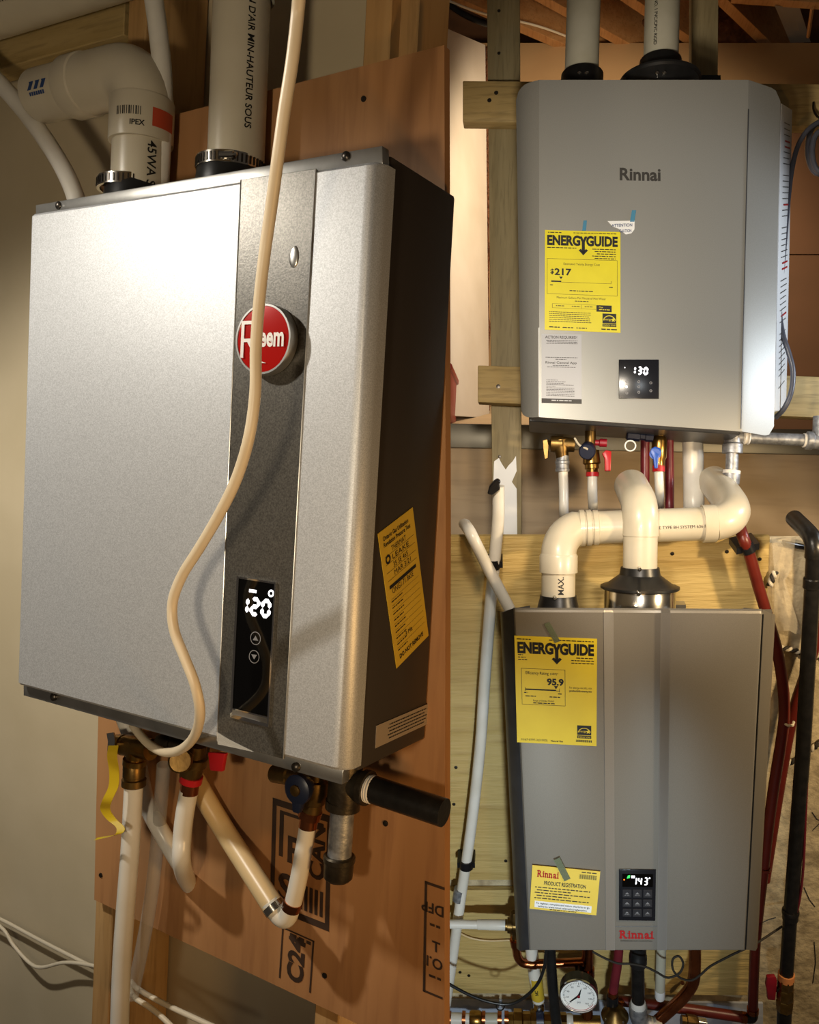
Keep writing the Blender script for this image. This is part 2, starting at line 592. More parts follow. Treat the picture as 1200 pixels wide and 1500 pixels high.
class Place:
    """One heater's wall: x right along it, y into it (0 at the heater's front), z up."""

    def __init__(self, R, t):
        R = np.array(R, float)
        u, s, vt = np.linalg.svd(R)
        R = u @ vt
        self.R, self.t = R, np.array(t, float)
        cols = []
        for k in range(3):
            c = R[:, k]
            cols.append(V((1, 0, 0)) * c[0] - UPV * c[1] + FWD * c[2])
        self.mat = Matrix([[cols[j][i] for j in range(3)] + [cam_to_world(*self.t)[i]] for i in range(3)] + [[0, 0, 0, 1]])
        self.eye = V((-(R.T @ self.t)).tolist())

    def at(self, px, py, y=None, x=None, z=None):
        """Where the line of sight through a photograph point meets the plane y = ..., x = ... or z = ..."""
        d = V((self.R.T @ np.array([(px - CX) / F_PX, (py - CY) / F_PX, 1.0])).tolist())
        if y is not None:
            k = (y - self.eye.y) / d.y
        elif x is not None:
            k = (x - self.eye.x) / d.x
        else:
            k = (z - self.eye.z) / d.z
        return self.eye + d * k

    def path(self, pts, y=None):
        return [self.at(p[0], p[1], y=(p[2] if len(p) > 2 else y)) for p in pts]

    def px(self, p):
        """Photograph coordinates of a point."""
        c = self.R @ np.array(p) + self.t
        return CX + F_PX * c[0] / c[2], CY + F_PX * c[1] / c[2]

    def along(self, p, axis, py):
        """Distance from p along axis to the photograph row py."""
        lo, hi = -0.6, 0.6
        up = self.px(p + axis * hi)[1] < self.px(p + axis * lo)[1]
        for _ in range(50):
            mid = (lo + hi) / 2
            if (self.px(p + axis * mid)[1] < py) == up:
                hi = mid
            else:
                lo = mid
        return (lo + hi) / 2

    def m(self, n_px, p):
        """Metres that n_px of the photograph span at point p."""
        c = self.R @ np.array(p) + self.t
        return n_px * c[2] / F_PX

    def frame(self, TL, TR, BL, y=None, x=None, e=0.0):
        a, b, c = (self.at(*q, y=y, x=x) for q in (TL, TR, BL))
        n = (c - a).cross(b - a)
        if n.dot(self.eye - a) < 0:
            n = -n
        n.normalize()
        return Frame(a + n * e, b - a, c - a, n)


BASE = {}


def mesh_from(name, m, material, base, ang=35):
    me = bpy.data.meshes.new(name)
    me.from_pydata([p - base for p in m.v], [], m.f)
    me.update()
    bm = bmesh.new()
    bm.from_mesh(me)
    bmesh.ops.recalc_face_normals(bm, faces=bm.faces[:])
    bm.to_mesh(me)
    bm.free()
    me.shade_smooth()
    me.set_sharp_from_angle(angle=math.radians(ang))
    me.materials.append(MT[material])
    return me


def thing(P, name, label, cat, base, group=None):
    o = bpy.data.objects.new(name, None)
    C.objects.link(o)
    o.empty_display_size = 0.05
    base = V(base)
    o.matrix_world = P.mat @ Matrix.Translation(base)
    BASE[o.name] = base
    o['label'], o['category'] = label, cat
    if group:
        o['group'] = group
    return o


def part(parent, name, m, material, label=None, kind=None, ang=35):
    base = BASE[parent.name]
    o = bpy.data.objects.new(name, mesh_from(name, m, material, base, ang))
    C.objects.link(o)
    o.parent = parent
    BASE[o.name] = base
    if label:
        o['label'] = label
    if kind:
        o['kind'] = kind
    return o


def solo(P, name, label, cat, m, material, group=None, kind=None, ang=35):
    lo = V([min(p[i] for p in m.v) for i in range(3)])
    hi = V([max(p[i] for p in m.v) for i in range(3)])
    base = V(((lo.x + hi.x) / 2, (lo.y + hi.y) / 2, lo.z))
    o = bpy.data.objects.new(name, mesh_from(name, m, material, base, ang))
    C.objects.link(o)
    o.matrix_world = P.mat @ Matrix.Translation(base)
    BASE[o.name] = base
    if label:
        o['label'], o['category'] = label, cat
    if group:
        o['group'] = group
    if kind:
        o['kind'] = kind
    return o


def struct(P, name, m, material):
    return solo(P, name, None, None, m, material, kind='structure')


def pipe(P, pts, rpx, y=None, k=6, n=16, r=None):
    """Tube through photograph points (px, py[, depth]); radius in photograph pixels at its middle."""
    q = smooth_path(P.path(pts, y), k) if len(pts) > 2 else P.path(pts, y)
    rad = r if r else P.m(rpx, q[len(q) // 2])
    return M().tube(q, rad, n)


LEFT = Place([[0.86411, 0.50033, 0.05455], [0.07349, -0.01822, -0.99713], [-0.4979, 0.86564, -0.05251]], [-0.24645, -0.05333, 0.91668])
UPPER = Place([[0.9896, 0.13908, 0.03667], [0.03038, 0.04709, -0.99843], [-0.14059, 0.98916, 0.04237]], [0.392 / 0.85, -0.443 / 0.85, 1.503 / 0.85])
LOWER = Place([[0.99218, 0.10187, -0.07217], [-0.03783, -0.30563, -0.9514], [-0.11898, 0.94668, -0.29939]], [0.44641 / 1.05, 0.55313 / 1.05, 1.75063 / 1.05])
rng = random.Random(4)
ZUP = V((0, 0, 1))

# ================================================================== LEFT PLACE: heater on a plywood board
P = LEFT
HW = 0.235
DL = P.at(650, 640, x=HW).y          # where the board's face is
WALL_L = DL + 0.012 + 0.115

# --- setting
m = M().prism([P.at(x, y, y=WALL_L) for x, y in ((-500, -700), (640, -700), (640, 2000), (-500, 2000))], (0, 0.02, 0))
struct(P, 'wall_left', m, 'paint_wall')

PLY = [(163, 192), (651, 66), (653, 760), (651, 1560), (138, 1318)]
m = M().prism([P.at(x, y, y=DL) for x, y in PLY], (0, 0.012, 0))
ply = solo(P, 'plywood_board', 'large reddish plywood sheet behind the heater with the round red badge', 'board', m, 'ply_left')
# stencilled mill stamps on the board
ink = M()
fr = P.frame((400, 1168), (487, 1196), (396, 1330), y=DL)
e = 0.0005
fr.quad(ink, 0, 0, 1, 0.06, e); fr.quad(ink, 0, 0.06, 0.07, 0.94, e); fr.quad(ink, 0, 0.94, 1, 1, e); fr.quad(ink, 0.93, 0.06, 1, 0.94, e)
fr.quad(ink, 0.13, 0.12, 0.20, 0.5, e); fr.quad(ink, 0.13, 0.09, 0.87, 0.12, e)
fr.text(ink, 'P', 0.28, 0.52, 0.22, e, bold=0.03)
fr.sub(0.62, 0.05, 0.92, 0.62).rot90().text(ink, 'CAN', 0.05, 0.9, 0.8, e, bold=0.03)
for k in range(5):
    fr.quad(ink, 0.5 + k * 0.085, 0.68, 0.55 + k * 0.085, 0.90, e)
fr.sub(0.1, 0.62, 0.45, 0.92).text(ink, 'S', 0.1, 0.9, 0.8, e, bold=0.03)
part(ply, 'mill_stamp', ink, 'ink_wood', 'dark upper mill stamp', kind='stuff')
ink = M()
fr = P.frame((414, 1357), (461, 1378), (409, 1432), y=DL)
fr.quad(ink, 0, 0, 1, 0.03, e); fr.quad(ink, 0, 0, 0.05, 1, e); fr.quad(ink, 0.95, 0, 1, 1, e)
g = fr.rot90()
g.text(ink, 'C24', 0.06, 0.72, 0.46, e, bold=0.04)
fr.sub(0.25, 0.05, 0.9, 0.14).lines(ink, 0, 0, 1, 1, e, rng)
part(ply, 'mill_stamp', ink, 'ink_wood', 'tall narrow mill stamp C24', kind='stuff')
ink = M()
fr = P.frame((623, 1290), (652, 1300), (620, 1452), y=DL)
fr.quad(ink, 0, 0, 1, 0.025, e); fr.quad(ink, 0, 0, 0.12, 1, e); fr.quad(ink, 0, 0.98, 1, 1, e)
fr.sub(0.35, 0.18, 1.0, 0.28).rot180().text(ink, 'DFP', 0.05, 1, 0.9, e, bold=0.02)
fr.sub(0.3, 0.36, 0.95, 0.39).lines(ink, 0, 0, 1, 1, e, rng)
fr.sub(0.4, 0.50, 0.9, 0.60).text(ink, 'T', 0.05, 1, 0.9, e, bold=0.02)
fr.sub(0.3, 0.66, 1.0, 0.76).rot180().text(ink, 'O.I', 0.05, 1, 0.9, e, bold=0.02)
fr.sub(0.3, 0.82, 0.9, 0.85).lines(ink, 0, 0, 1, 1, e, rng)
part(ply, 'mill_stamp', ink, 'ink_wood', 'framed mill stamp at the right edge', kind='stuff')
holes = M()
for px, py in ((148, 1282), (476, 1429), (565, 1206), (533, 145)):
    q = P.at(px, py, y=DL)
    holes.lathe(q + V((0, 0.001, 0)), (0, -1, 0), [(0, 0.0035), (0.0022, 0.0032), (0.0026, 0.001)], 10)
part(ply, 'board_screw', holes, 'screw', kind='stuff')

# --- studs behind the board
ys = DL + 0.0125


def stud(px_l, px_r, at_y, z0, z1, label, depth=0.112, mt='pine'):
    p, q = P.at(px_l, at_y, y=ys), P.at(px_r, at_y, y=ys)
    # follow the photograph's lean with a plumb stud: edges are vertical in this place
    mm = M().box(p.x, q.x, ys, ys + depth, z0, z1).bevel(0.0015, 1)
    return solo(P, 'wall_stud', label, 'stud', mm, mt, 'studs behind the left plywood')


stud(137, 162, 1400, -1.3, 0.85, 'pine stud at the left edge of the reddish plywood sheet')
stud(461, 497, 1480, -1.3, 0.85, 'pine stud whose lower end shows under the right half of the reddish plywood')
p0 = P.at(574, 40, y=ys + 0.02); p1 = P.at(612, 40, y=ys + 0.02)
solo(P, 'wall_stud', 'dark end stud above the upper right corner of the reddish plywood', 'stud',
     M().box(p0.x, p1.x, ys + 0.02, ys + 0.09, P.at(600, 110, y=ys).z, 0.85).bevel(0.0015, 1), 'pine', 'studs behind the left plywood')
# --- crosspiece of pine between studs, top left
yb = ys + 0.02
p0, p1 = P.at(-60, 125, y=yb), P.at(181, 44, y=yb)
zb = P.at(90, 76, y=yb).z
solo(P, 'blocking_board', 'pale pine crosspiece above the white elbow at the top left', 'board',
     M().box(p0.x - 0.1, p1.x, yb, yb + 0.038, zb, zb + 0.14).bevel(0.0015, 1), 'pine_rail')
# --- unseen timber added overhead to block the bulb's light on the vents
c = V((-0.45, -0.45, 0.487))
struct(P, 'light_blocker', M().box(c.x - 0.9, c.x + 0.9, c.y - 0.019, c.y + 0.019, c.z, c.z + 0.2).bevel(0.0015, 1), 'pine_rail')
# --- long white pvc pipe across the top left corner
yp = DL - 0.02
q0 = P.at(80, -17, y=yp)
r = P.m(42, q0)
vp = M().tube([V((q0.x - 0.5, yp, q0.z)), V((q0.x + 0.16, yp, q0.z))], r, 32)
t = thing(P, 'drain_pipe', 'thick white pipe lying along the crosspiece in the top left corner', 'pipe', q0)
pp = part(t, 'pipe_barrel', vp, 'pvc')
ink = M()
cy = Cyl(V((q0.x - 0.2, yp, q0.z)), (1, 0, 0), r, V((0.1, -1, -0.6)))
cy.text(ink, 'ABS DWV TYPE 1 CLASS 4 SUN 15 DEG ULC MIN', 0.02, 0.0, 0.006)
part(pp, 'pipe_print', ink, 'ink', kind='stuff')

# --- intake vent: stub, elbow, riser
yv = 0.115
v0 = P.at(206, 225, y=yv)
rv = P.m(41, v0)
zt = P.at(140, 121, y=yv).z
rb = rv * 1.22
t = thing(P, 'intake_vent', 'white elbow vent pipe at the back left of the red badge heater', 'vent', V((v0.x, yv, P.at(190, 285, y=yv).z)))
riser = M().tube([V((v0.x, yv, P.at(206, 300, y=yv).z)), V((v0.x, yv, P.at(206, 160, y=yv).z))], rv, 32)
part(t, 'riser_pipe', riser, 'pvc')
zs0, zs1 = P.at(163, 205, y=yv - rv * 0.5).z - 0.004, P.at(206, 152, y=yv).z
re = rv * 1.12
part(t, 'elbow_socket', M().lathe(V((v0.x, yv, zs0)), ZUP, [(0, rv * 1.01), (0, re), (0.002, re * 1.01), (zs1 - zs0, re * 1.01), (zs1 - zs0 + 0.003, re * 0.98)], 36), 'pvc')
arc = []
for k in range(11):
    an = math.radians(90 * k / 10)
    arc.append(V((v0.x - rb + rb * math.cos(an), yv, zt - rb + rb * math.sin(an))))
arc = [V((v0.x, yv, zs1 - 0.002))] + [q for q in arc if q.z > zs1 - 0.001]
xs = P.at(108, 127, y=yv).x
arc.append(V((xs, yv, zt)))
part(t, 'elbow', M().tube(arc, re * 0.97, 32), 'pvc')
xe = P.at(58, 138, y=yv).x
part(t, 'elbow_collar', M().lathe(V((xs + 0.032, yv, zt)), (-1, 0, 0), [(0, re * 0.9), (0.004, re * 1.02), (0.030, re * 1.02), (0.033, re * 0.98)], 36), 'pvc')
stub = M().lathe(V((xs, yv, zt)), (-1, 0, 0), [(0, rv), (xs - xe - 0.004, rv), (xs - xe, rv * 0.97), (xs - xe, rv * 0.86), (0.01, rv * 0.86)], 36, cap=False)
st = part(t, 'stub_pipe', stub, 'pvc')
ink = M()
cyl = Cyl(V((xs, yv, zt)), (-1, 0, 0), rv, V((0.2, -1, -0.15)))
for k in range(3):
    d = 0.010 + k * 0.012
    ink.add([cyl.pt(d, 0.006, 0.0005), cyl.pt(d + 0.007, 0.006, 0.0005), cyl.pt(d + 0.013, -0.004, 0.0005), cyl.pt(d + 0.006, -0.004, 0.0005)], [(0, 1, 2, 3)])
    ink.add([cyl.pt(d + 0.006, 0.006, 0.0005), cyl.pt(d + 0.009, 0.006, 0.0005), cyl.pt(d + 0.006, -0.004, 0.0005)], [(0, 1, 2)])
for k in range(7):
    d = 0.016 + k * 0.0042
    cyl.patch(ink, d, d + 0.0031, -0.011, -0.0065, n=2)
part(st, 'blue_logo', ink, 'ink_blue', 'blue zigzag maker mark', kind='stuff')
tow = P.eye - v0
cyl = Cyl(V((v0.x, yv, zs0)), ZUP, re * 1.01, V((tow.x, tow.y, 0)))
m = M(); cyl.patch(m, 0.012, 0.034, 0.012, 0.044)
part(t, 'red_sticker', m, 'orange_label', 'red orange sticker on the elbow socket')
m = M()
for k in range(12):
    c0 = -0.032 + k * 0.0027
    cyl.patch(m, 0.022, 0.032, c0, c0 + (0.0008 if k % 3 else 0.0016), n=1)
cyl.text(m, 'IPEX', 0.010, -0.014, 0.006, along=False, bold=0.03)
part(t, 'socket_print', m, 'ink', kind='stuff')
m = M()
cyl2 = Cyl(V((v0.x, yv, zs0 - 0.004)), (0, 0, -1), rv, V((tow.x + 0.55, tow.y, 0)))
cyl2.text(m, '45WA S102.2', 0.0, 0.0, 0.0105, 0.0006, bold=0.015, flip=1)
part(t, 'riser_print', m, 'ink', kind='stuff')
zc = P.at(185, 274, y=yv).z
cl = M().lathe(V((v0.x - 0.012, yv, zc - 0.008)), ZUP, [(0, rv * 1.12), (0, rv * 1.22), (0.013, rv * 1.22), (0.013, rv * 1.08)], 36, cap=False)
co = part(t, 'hose_clamp', cl, 'steel', 'worm drive hose clamp')
m = M()
for k in range(44):
    an = 2 * math.pi * k / 44
    d = V((math.cos(an), math.sin(an), 0))
    q = V((v0.x - 0.012, yv, zc - 0.006)) + d * rv * 1.222
    s = d.cross(ZUP) * 0.0009
    m.prism([q - s, q + s, q + s + ZUP * 0.009, q - s + ZUP * 0.009], d * 0.0008)
part(co, 'clamp_slots', m, 'screw', kind='stuff')
part(t, 'rubber_boot', M().lathe(V((v0.x - 0.004, yv, zc - 0.05)), ZUP, [(0, rv * 1.2), (0.044, rv * 1.12), (0.050, rv * 1.05)], 36), 'rubber')

# --- exhaust vent
ye = 0.12
w0 = P.at(346, 225, y=ye)
re2 = P.m(41.5, w0)
topx = P.at(356, -40, y=ye)
t = thing(P, 'exhaust_vent', 'tall straight white vent pipe standing on the red badge heater', 'vent', V((w0.x, ye, P.at(340, 262, y=ye).z)))
ax = (topx - w0).normalized()
ep = part(t, 'riser_pipe', M().tube([w0 - ax * 0.010, topx + ax * 0.25], re2, 36), 'pvc')
m = M()
tow = P.eye - w0
cyl = Cyl(w0 + ax * 0.19, -ax, re2, V((tow.x + 0.45, tow.y, 0)))
cyl.text(m, 'ATION D\'AIR MIN-HAUTEUR SOUS', 0.0, 0.0, 0.0075, 0.0006, bold=0.015, flip=1)
part(ep, 'pipe_print', m, 'ink', kind='stuff')
part(t, 'pipe_coupling', M().lathe(P.at(356, -2, y=ye), ax, [(0, re2), (0, re2 * 1.1), (0.06, re2 * 1.1), (0.06, re2)], 36, cap=False), 'pvc_grey')
wc = P.at(338, 245, y=ye)
rc = P.m(50, wc)
cl = part(t, 'hose_clamp', M().lathe(wc - ZUP * 0.006, ZUP, [(0, rc * 0.86), (0, rc), (0.013, rc), (0.013, rc * 0.86)], 40, cap=False), 'steel', 'worm drive hose clamp')
m = M()
for k in range(48):
    an = 2 * math.pi * k / 48
    d = V((math.cos(an), math.sin(an), 0))
    q = wc - ZUP * 0.004 + d * rc * 1.002
    s = d.cross(ZUP) * 0.0009
    m.prism([q - s, q + s, q + s + ZUP * 0.009, q - s + ZUP * 0.009], d * 0.0008)
part(cl, 'clamp_slots', m, 'screw', kind='stuff')
part(t, 'clamp_screw', M().lathe(wc + V((rc * 0.55, -rc * 0.85, 0.001)), (1, 0.3, 0), [(-0.006, 0.004), (0.010, 0.004), (0.010, 0.002), (0.014, 0.002)], 10), 'steel')
part(t, 'rubber_boot', M().lathe(wc - ZUP * 0.05, ZUP, [(0, rc * 1.02), (0.03, rc * 1.0), (0.046, rc * 0.97), (0.056, rc * 0.9), (0.058, rc * 0.8)], 40), 'rubber')

# --- white tubes
solo(P, 'water_tube', 'white tube rising behind the intake elbow at the top', 'tube',
     pipe(P, [(196, -420), (211, -160), (222, -30), (231, 40), (238, 110), (238, 180), (234, 260), (228, 330)], 14, y=DL - 0.03), 'pex_white')
solo(P, 'water_tube', 'white tube bending down behind the upper left corner of the left heater', 'tube',
     pipe(P, [(-190, -260), (-110, -20), (-40, 80), (0, 122), (40, 168), (78, 222), (104, 270), (124, 330)], 12.5, y=DL - 0.035), 'pex_white')

# --- the heater
TLc, TRc, BLc, BRc = P.at(45, 313, y=0), P.at(556, 234, y=0), P.at(25, 1003, y=0), P.at(505, 1133, y=0)
H2 = (TLc.z + TRc.z) / 2
HB = (BLc.z + BRc.z) / 2
heat = thing(P, 'water_heater', 'silver wall heater with dark centre stripe, round red badge and 120 display', 'water heater', V((0, DL, HB)))
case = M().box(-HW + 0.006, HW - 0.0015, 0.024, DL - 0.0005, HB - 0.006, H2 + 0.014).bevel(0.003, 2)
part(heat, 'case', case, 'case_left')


def prof(xl, xr, rl, rr, ydeep):
    q = [V((xl, ydeep, 0)), V((xl, rl, 0))]
    for k in range(1, 6):
        an = math.radians(90 * k / 5)
        q.append(V((xl + rl - rl * math.cos(an), rl - rl * math.sin(an), 0)))
    for k in range(0, 9):
        an = math.radians(90 * k / 8)
        q.append(V((xr - rr + rr * math.sin(an), rr - rr * math.cos(an), 0)))
    q.append(V((xr, ydeep, 0)))
    return q


def panel(tl, tr, bl, br, rl, rr, ydeep, soft=0.003):
    """Front cover with rolled edges, softened along its top and bottom rims."""
    rings = []
    for f, inset in ((0.0, 0.0), (0.0, -soft), (1.0, -soft), (1.0, 0.0)):
        ring = prof(tl.x + (bl.x - tl.x) * f, tr.x + (br.x - tr.x) * f, rl, rr, ydeep)
        out = []
        for q in ring:
            fx = (q.x - tl.x) / (tr.x - tl.x)
            zt_ = tl.z + (tr.z - tl.z) * fx
            zb_ = bl.z + (br.z - bl.z) * fx
            z = zt_ if f == 0 else zb_
            if inset == 0.0:
                out.append(V((q.x, q.y + (soft if q.y < ydeep * 0.99 else 0), z)))
            else:
                out.append(V((q.x, q.y, z + (inset if f == 0 else -inset))))
        rings.append(out)
    return M().loft(rings)


cover = panel(TLc, TRc, BLc, BRc, 0.004, 0.0155, 0.0275)
cov = part(heat, 'front_cover', cover, 'silver', ang=40)
# flanges above and below the cover
tf = M().prism([P.at(52, 300, y=0.010), P.at(560, 213, y=0.010), P.at(561, 240, y=0.010), P.at(52, 318, y=0.010)], (0, 0.012, 0)).bevel(0.0012, 2)
part(heat, 'top_flange', tf, 'zinc', 'bright flange above the cover')
bf = M().prism([P.at(34, 998, y=0.012), P.at(503, 1128, y=0.012), P.at(501, 1150, y=0.012), P.at(34, 1019, y=0.012)], (0, 0.012, 0)).bevel(0.0012, 2)
part(heat, 'bottom_flange', bf, 'zinc', 'bright flange below the cover')
for px, py in ((86, 301), (507, 229), (78, 1021), (433, 1124)):
    q = P.at(px, py, y=0.010)
    part(heat, 'cover_screw', M().lathe(q + V((0, 0.002, 0)), (0, -1, 0), [(0, 0.0046), (0.003, 0.0046), (0.0045, 0.003), (0.005, 0.001)], 14), 'screw')
# dark stripe, standing a hair proud
S0, S1, S2, S3 = (353, 263), (463, 247), (415, 1112), (318, 1085)
strip = M().prism([P.at(*q, y=-0.0006) for q in (S0, S1, S2, S3)], (0, 0.003, 0)).bevel(0.0004, 1)
part(heat, 'centre_stripe', strip, 'stripe', 'charcoal stripe down the cover')
for nm, (x0, y0), (x1, y1) in (('stripe_trim', S0, S3), ('stripe_trim', S1, S2)):
    part(heat, nm, M().tube([P.at(x0, y0, y=-0.0006), P.at(x1, y1, y=-0.0006)], 0.0007, 6), 'zinc')
part(heat, 'paint_blister', M().ball(P.at(431, 376, y=-0.0005), (0.0056, 0.0020, 0.0105), 10), 'zinc', 'small raised blister')
part(heat, 'peeling_film', M().prism([P.at(*q, y=-0.0012) for q in ((318, 1072), (336, 1083), (372, 1101), (320, 1090))], (0, -0.001, 0)), 'film')
# badge
bc = P.at(395, 499, y=-0.002)
rbad = P.m(51.5, bc)
bad = part(heat, 'badge', M().lathe(bc, (0, -1, 0), [(0, rbad), (0.009, rbad), (0.0105, rbad * 0.985), (0.0105, rbad * 0.93), (0.0095, rbad * 0.92)], 56), 'zinc', 'chrome rimmed round badge')
BASE[bad.name] = BASE[heat.name]
part(bad, 'badge_face', M().lathe(bc, (0, -1, 0), [(0.008, rbad * 0.925), (0.0098, rbad * 0.92), (0.0108, rbad * 0.6), (0.0112, rbad * 0.2), (0.0112, 0.0001)], 56), 'badge_red', 'red enamel face')
fb = Frame(bc + V((-rbad, -0.0116, rbad)), V((2 * rbad, 0, 0)), V((0, 0, -2 * rbad)), V((0, -1, 0)))
m = M()
R0 = 0.10
fb.quad(m, R0 + 0.02, 0.24, R0 + 0.075, 0.76, 0)
fb.quad(m, R0 + 0.075, 0.24, R0 + 0.22, 0.29, 0); fb.quad(m, R0 + 0.20, 0.29, R0 + 0.26, 0.49, 0); fb.quad(m, R0 + 0.075, 0.49, R0 + 0.22, 0.54, 0)
fb.poly(m, [(R0 + 0.14, 0.54), (R0 + 0.21, 0.54), (R0 + 0.36, 0.80), (R0 + 0.50, 0.84), (R0 + 0.33, 0.84)], 0)
fb.text(m, 'heem', 0.34, 0.60, 0.262, 0, w=0.55, bold=0.03)
part(bad, 'badge_letters', m, 'badge_white', 'raised chrome letters', kind='stuff')
# display
ft = P.frame((349, 844), (406, 853), (339, 1050), y=-0.0009)
bz = M()
for s0, t0, s1, t1 in ((0, 0, 0.055, 1), (0.965, 0, 1, 1), (0.055, 0, 0.965, 0.012), (0.055, 0.975, 0.965, 1.0), (0.055, 0.93, 0.965, 0.94)):
    ft.slab(bz, 0.0022, s0, t0, s1, t1)
dis = part(heat, 'display', bz, 'chrome', 'chrome rim of the control display')
m = M(); ft.slab(m, 0.0012, 0.055, 0.012, 0.965, 0.935)
part(dis, 'display_glass', m, 'gloss_black')
m = M(); ft.slab(m, 0.0016, 0.055, 0.94, 0.965, 0.975)
part(dis, 'display_sill', m, 'zinc')
m = M()
fd = P.frame((358, 872), (397, 878), (355, 900), y=-0.0022)
for ch, x_, w_ in (('1', -0.18, 0.40), ('2', 0.25, 0.38), ('0', 0.66, 0.38)):
    m = M(); fd.digit(m, ch, x_, 0.0, w_, 1.0, 0.13, 0)
    part(dis, 'lit_digit', m, 'lit', 'lit white figure')
m = M()
fd.quad(m, 0.16, -0.36, 0.44, -0.20, 0)
fd.ring(m, 0.98, -0.30, 0.11, 0.055, 0)
part(dis, 'lit_icons', m, 'lit', kind='stuff')
m = M()
for cx_, cy_, s in ((374.5, 934, 1), (372.5, 961, -1)):
    fa = P.frame((cx_ - 8, cy_ - 9), (cx_ + 8, cy_ - 7), (cx_ - 8.3, cy_ + 9), y=-0.0022)
    fa.ring(m, 0.5, 0.5, 0.48, 0.42, 0)
    k = 0.22 * s
    fa.poly(m, [(0.5, 0.5 - k), (0.24, 0.5 + k * 0.8), (0.76, 0.5 + k * 0.8)], 0)
part(dis, 'arrow_keys', m, 'icon_grey', kind='stuff')
# side stickers
XS = HW - 0.0012
fy = Frame(P.at(553, 782, x=XS), P.at(604, 743, x=XS) - P.at(553, 782, x=XS), P.at(580.5, 979, x=XS) - P.at(553, 782, x=XS), V((1, 0, 0)))
m = M(); fy.slab(m, 0.0006)
tag = part(heat, 'inspection_sticker', m, 'yellow_tag', 'yellow inspection sticker on the side')
m = M()
fy.text(m, 'Ontario Gas Utilization', 0.10, 0.075, 0.030, 0.0009, w=0.72, bold=0.02)
fy.text(m, 'Regulation Pressure Test', 0.10, 0.120, 0.030, 0.0009, w=0.76, bold=0.02)
for k, wd in enumerate(('THERMAT', 'LEAKE', '35 SE 465', 'MAR 3/21')):
    fy.text(m, wd, 0.28, 0.18 + k * 0.058, 0.036, 0.0009, w=0.42 + 0.06 * (k % 2))
    fy.quad(m, 0.08, 0.188 + k * 0.058, 0.93, 0.190 + k * 0.058, 0.0009)
fy.ring(m, 0.16, 0.215, 0.07, 0.035, 0.0009)
fy.quad(m, 0.10, 0.400, 0.88, 0.425, 0.0009)
fy.text(m, 'ONG1.71.86SE', 0.16, 0.47, 0.040, 0.0009, w=0.62)
for k in range(9):
    fy.quad(m, 0.10, 0.50 + k * 0.046, 0.92, 0.5015 + k * 0.046, 0.0009)
    fy.sub(0.10, 0.515 + k * 0.046, 0.55, 0.53 + k * 0.046).lines(m, 0, 0, 0.7, 0.7, 0.0009, rng)
fy.text(m, '3 Ma', 0.35, 0.84, 0.035, 0.0009)
fy.text(m, 'DO NOT REMOVE', 0.12, 0.955, 0.030, 0.0009, w=0.72, bold=0.03)
part(tag, 'sticker_print', m, 'ink', kind='stuff')
fw = Frame(P.at(551, 1063, x=XS), P.at(638, 1026, x=XS) - P.at(551, 1063, x=XS), P.at(549.5, 1096, x=XS) - P.at(551, 1063, x=XS), V((1, 0, 0)))
m = M(); fw.slab(m, 0.0006)
tag = part(heat, 'side_sticker', m, 'label_clear', 'pale notice sticker low on the side')
m = M()
for k in range(5):
    fw.lines(m, 0.2 - 0.02 * (k % 2), 0.16 + k * 0.155, 0.86, 0.07, 0.0009, rng)
part(tag, 'sticker_print', m, 'ink', kind='stuff')

# --- power cord hanging across the front
cord = [(447, -420, -0.11), (444, -180, -0.105), (440, -40, -0.144), (436, 20, -0.137), (428, 90, -0.131), (417, 160, -0.124), (408, 225, -0.117), (398, 300, -0.104), (388, 370, -0.094), (380, 440, -0.089), (375, 510, -0.086),
        (374, 575, -0.086), (365, 640, -0.084), (347, 700, -0.078), (322, 752, -0.073), (292, 803, -0.065), (267, 843, -0.060), (253, 882, -0.057), (255, 922, -0.057), (270, 962, -0.057),
        (286, 1004, -0.055), (293, 1045, -0.046), (285, 1078, -0.019), (265, 1098, 0.010), (242, 1102, 0.030), (221, 1092, 0.045), (205, 1076, 0.060), (195, 1062, 0.070)]
solo(P, 'power_cable', 'cream power cable hanging across the front of the left heater', 'cord', pipe(P, cord, 8, r=0.0050, k=5), 'cream')

# --- valves and pipes under the heater
yv = 0.10


def A(px, py, y=yv):
    return P.at(px, py, y=y)


def cylp(a, b, rpx, n=18, prof_=None):
    """Turned piece from a to b; prof_ = (fraction along, radius factor)."""
    a, b = V(a), V(b)
    L = (b - a).length
    r_ = P.m(rpx, a)
    pr = prof_ or [(0, 1), (1, 1)]
    return M().lathe(a, b - a, [(f * L, r_ * k) for f, k in pr], n)


HEX = [(0, 0.92), (0.04, 1), (0.96, 1), (1, 0.92)]
t = thing(P, 'relief_valve', 'brass relief valve with yellow tape, leftmost under the left heater', 'valve', A(197, 1115))
part(t, 'valve_body', cylp(A(167, 1089), A(222, 1098), 15, 20, [(0, 0.7), (0.03, 0.9), (0.25, 1), (0.27, 0.92), (0.31, 0.92), (0.33, 1.02), (1, 1.02)]), 'brass')
part(t, 'outlet_tee', cylp(A(201, 1086), A(196.5, 1122), 14, 18, [(0, 1), (0.7, 1), (0.72, 1.25), (0.93, 1.25), (0.97, 1)]), 'brass')
part(t, 'test_lever', M().ribbon([A(162, 1074, yv - 0.012), A(164, 1085, yv - 0.018), A(163, 1100, yv - 0.016)], V((0.012, 0, 0.004)), 0.002), 'chrome', 'bright test lever')
part(t, 'threaded_nut', cylp(A(197, 1118), A(196, 1152), 16.5, 20, [(0, 0.92), (0.1, 1), (0.5, 1), (0.55, 1.0), (0.58, 0.9), (0.64, 0.9), (0.68, 1.08), (0.95, 1.08), (1, 0.95)]), 'brass_dull')
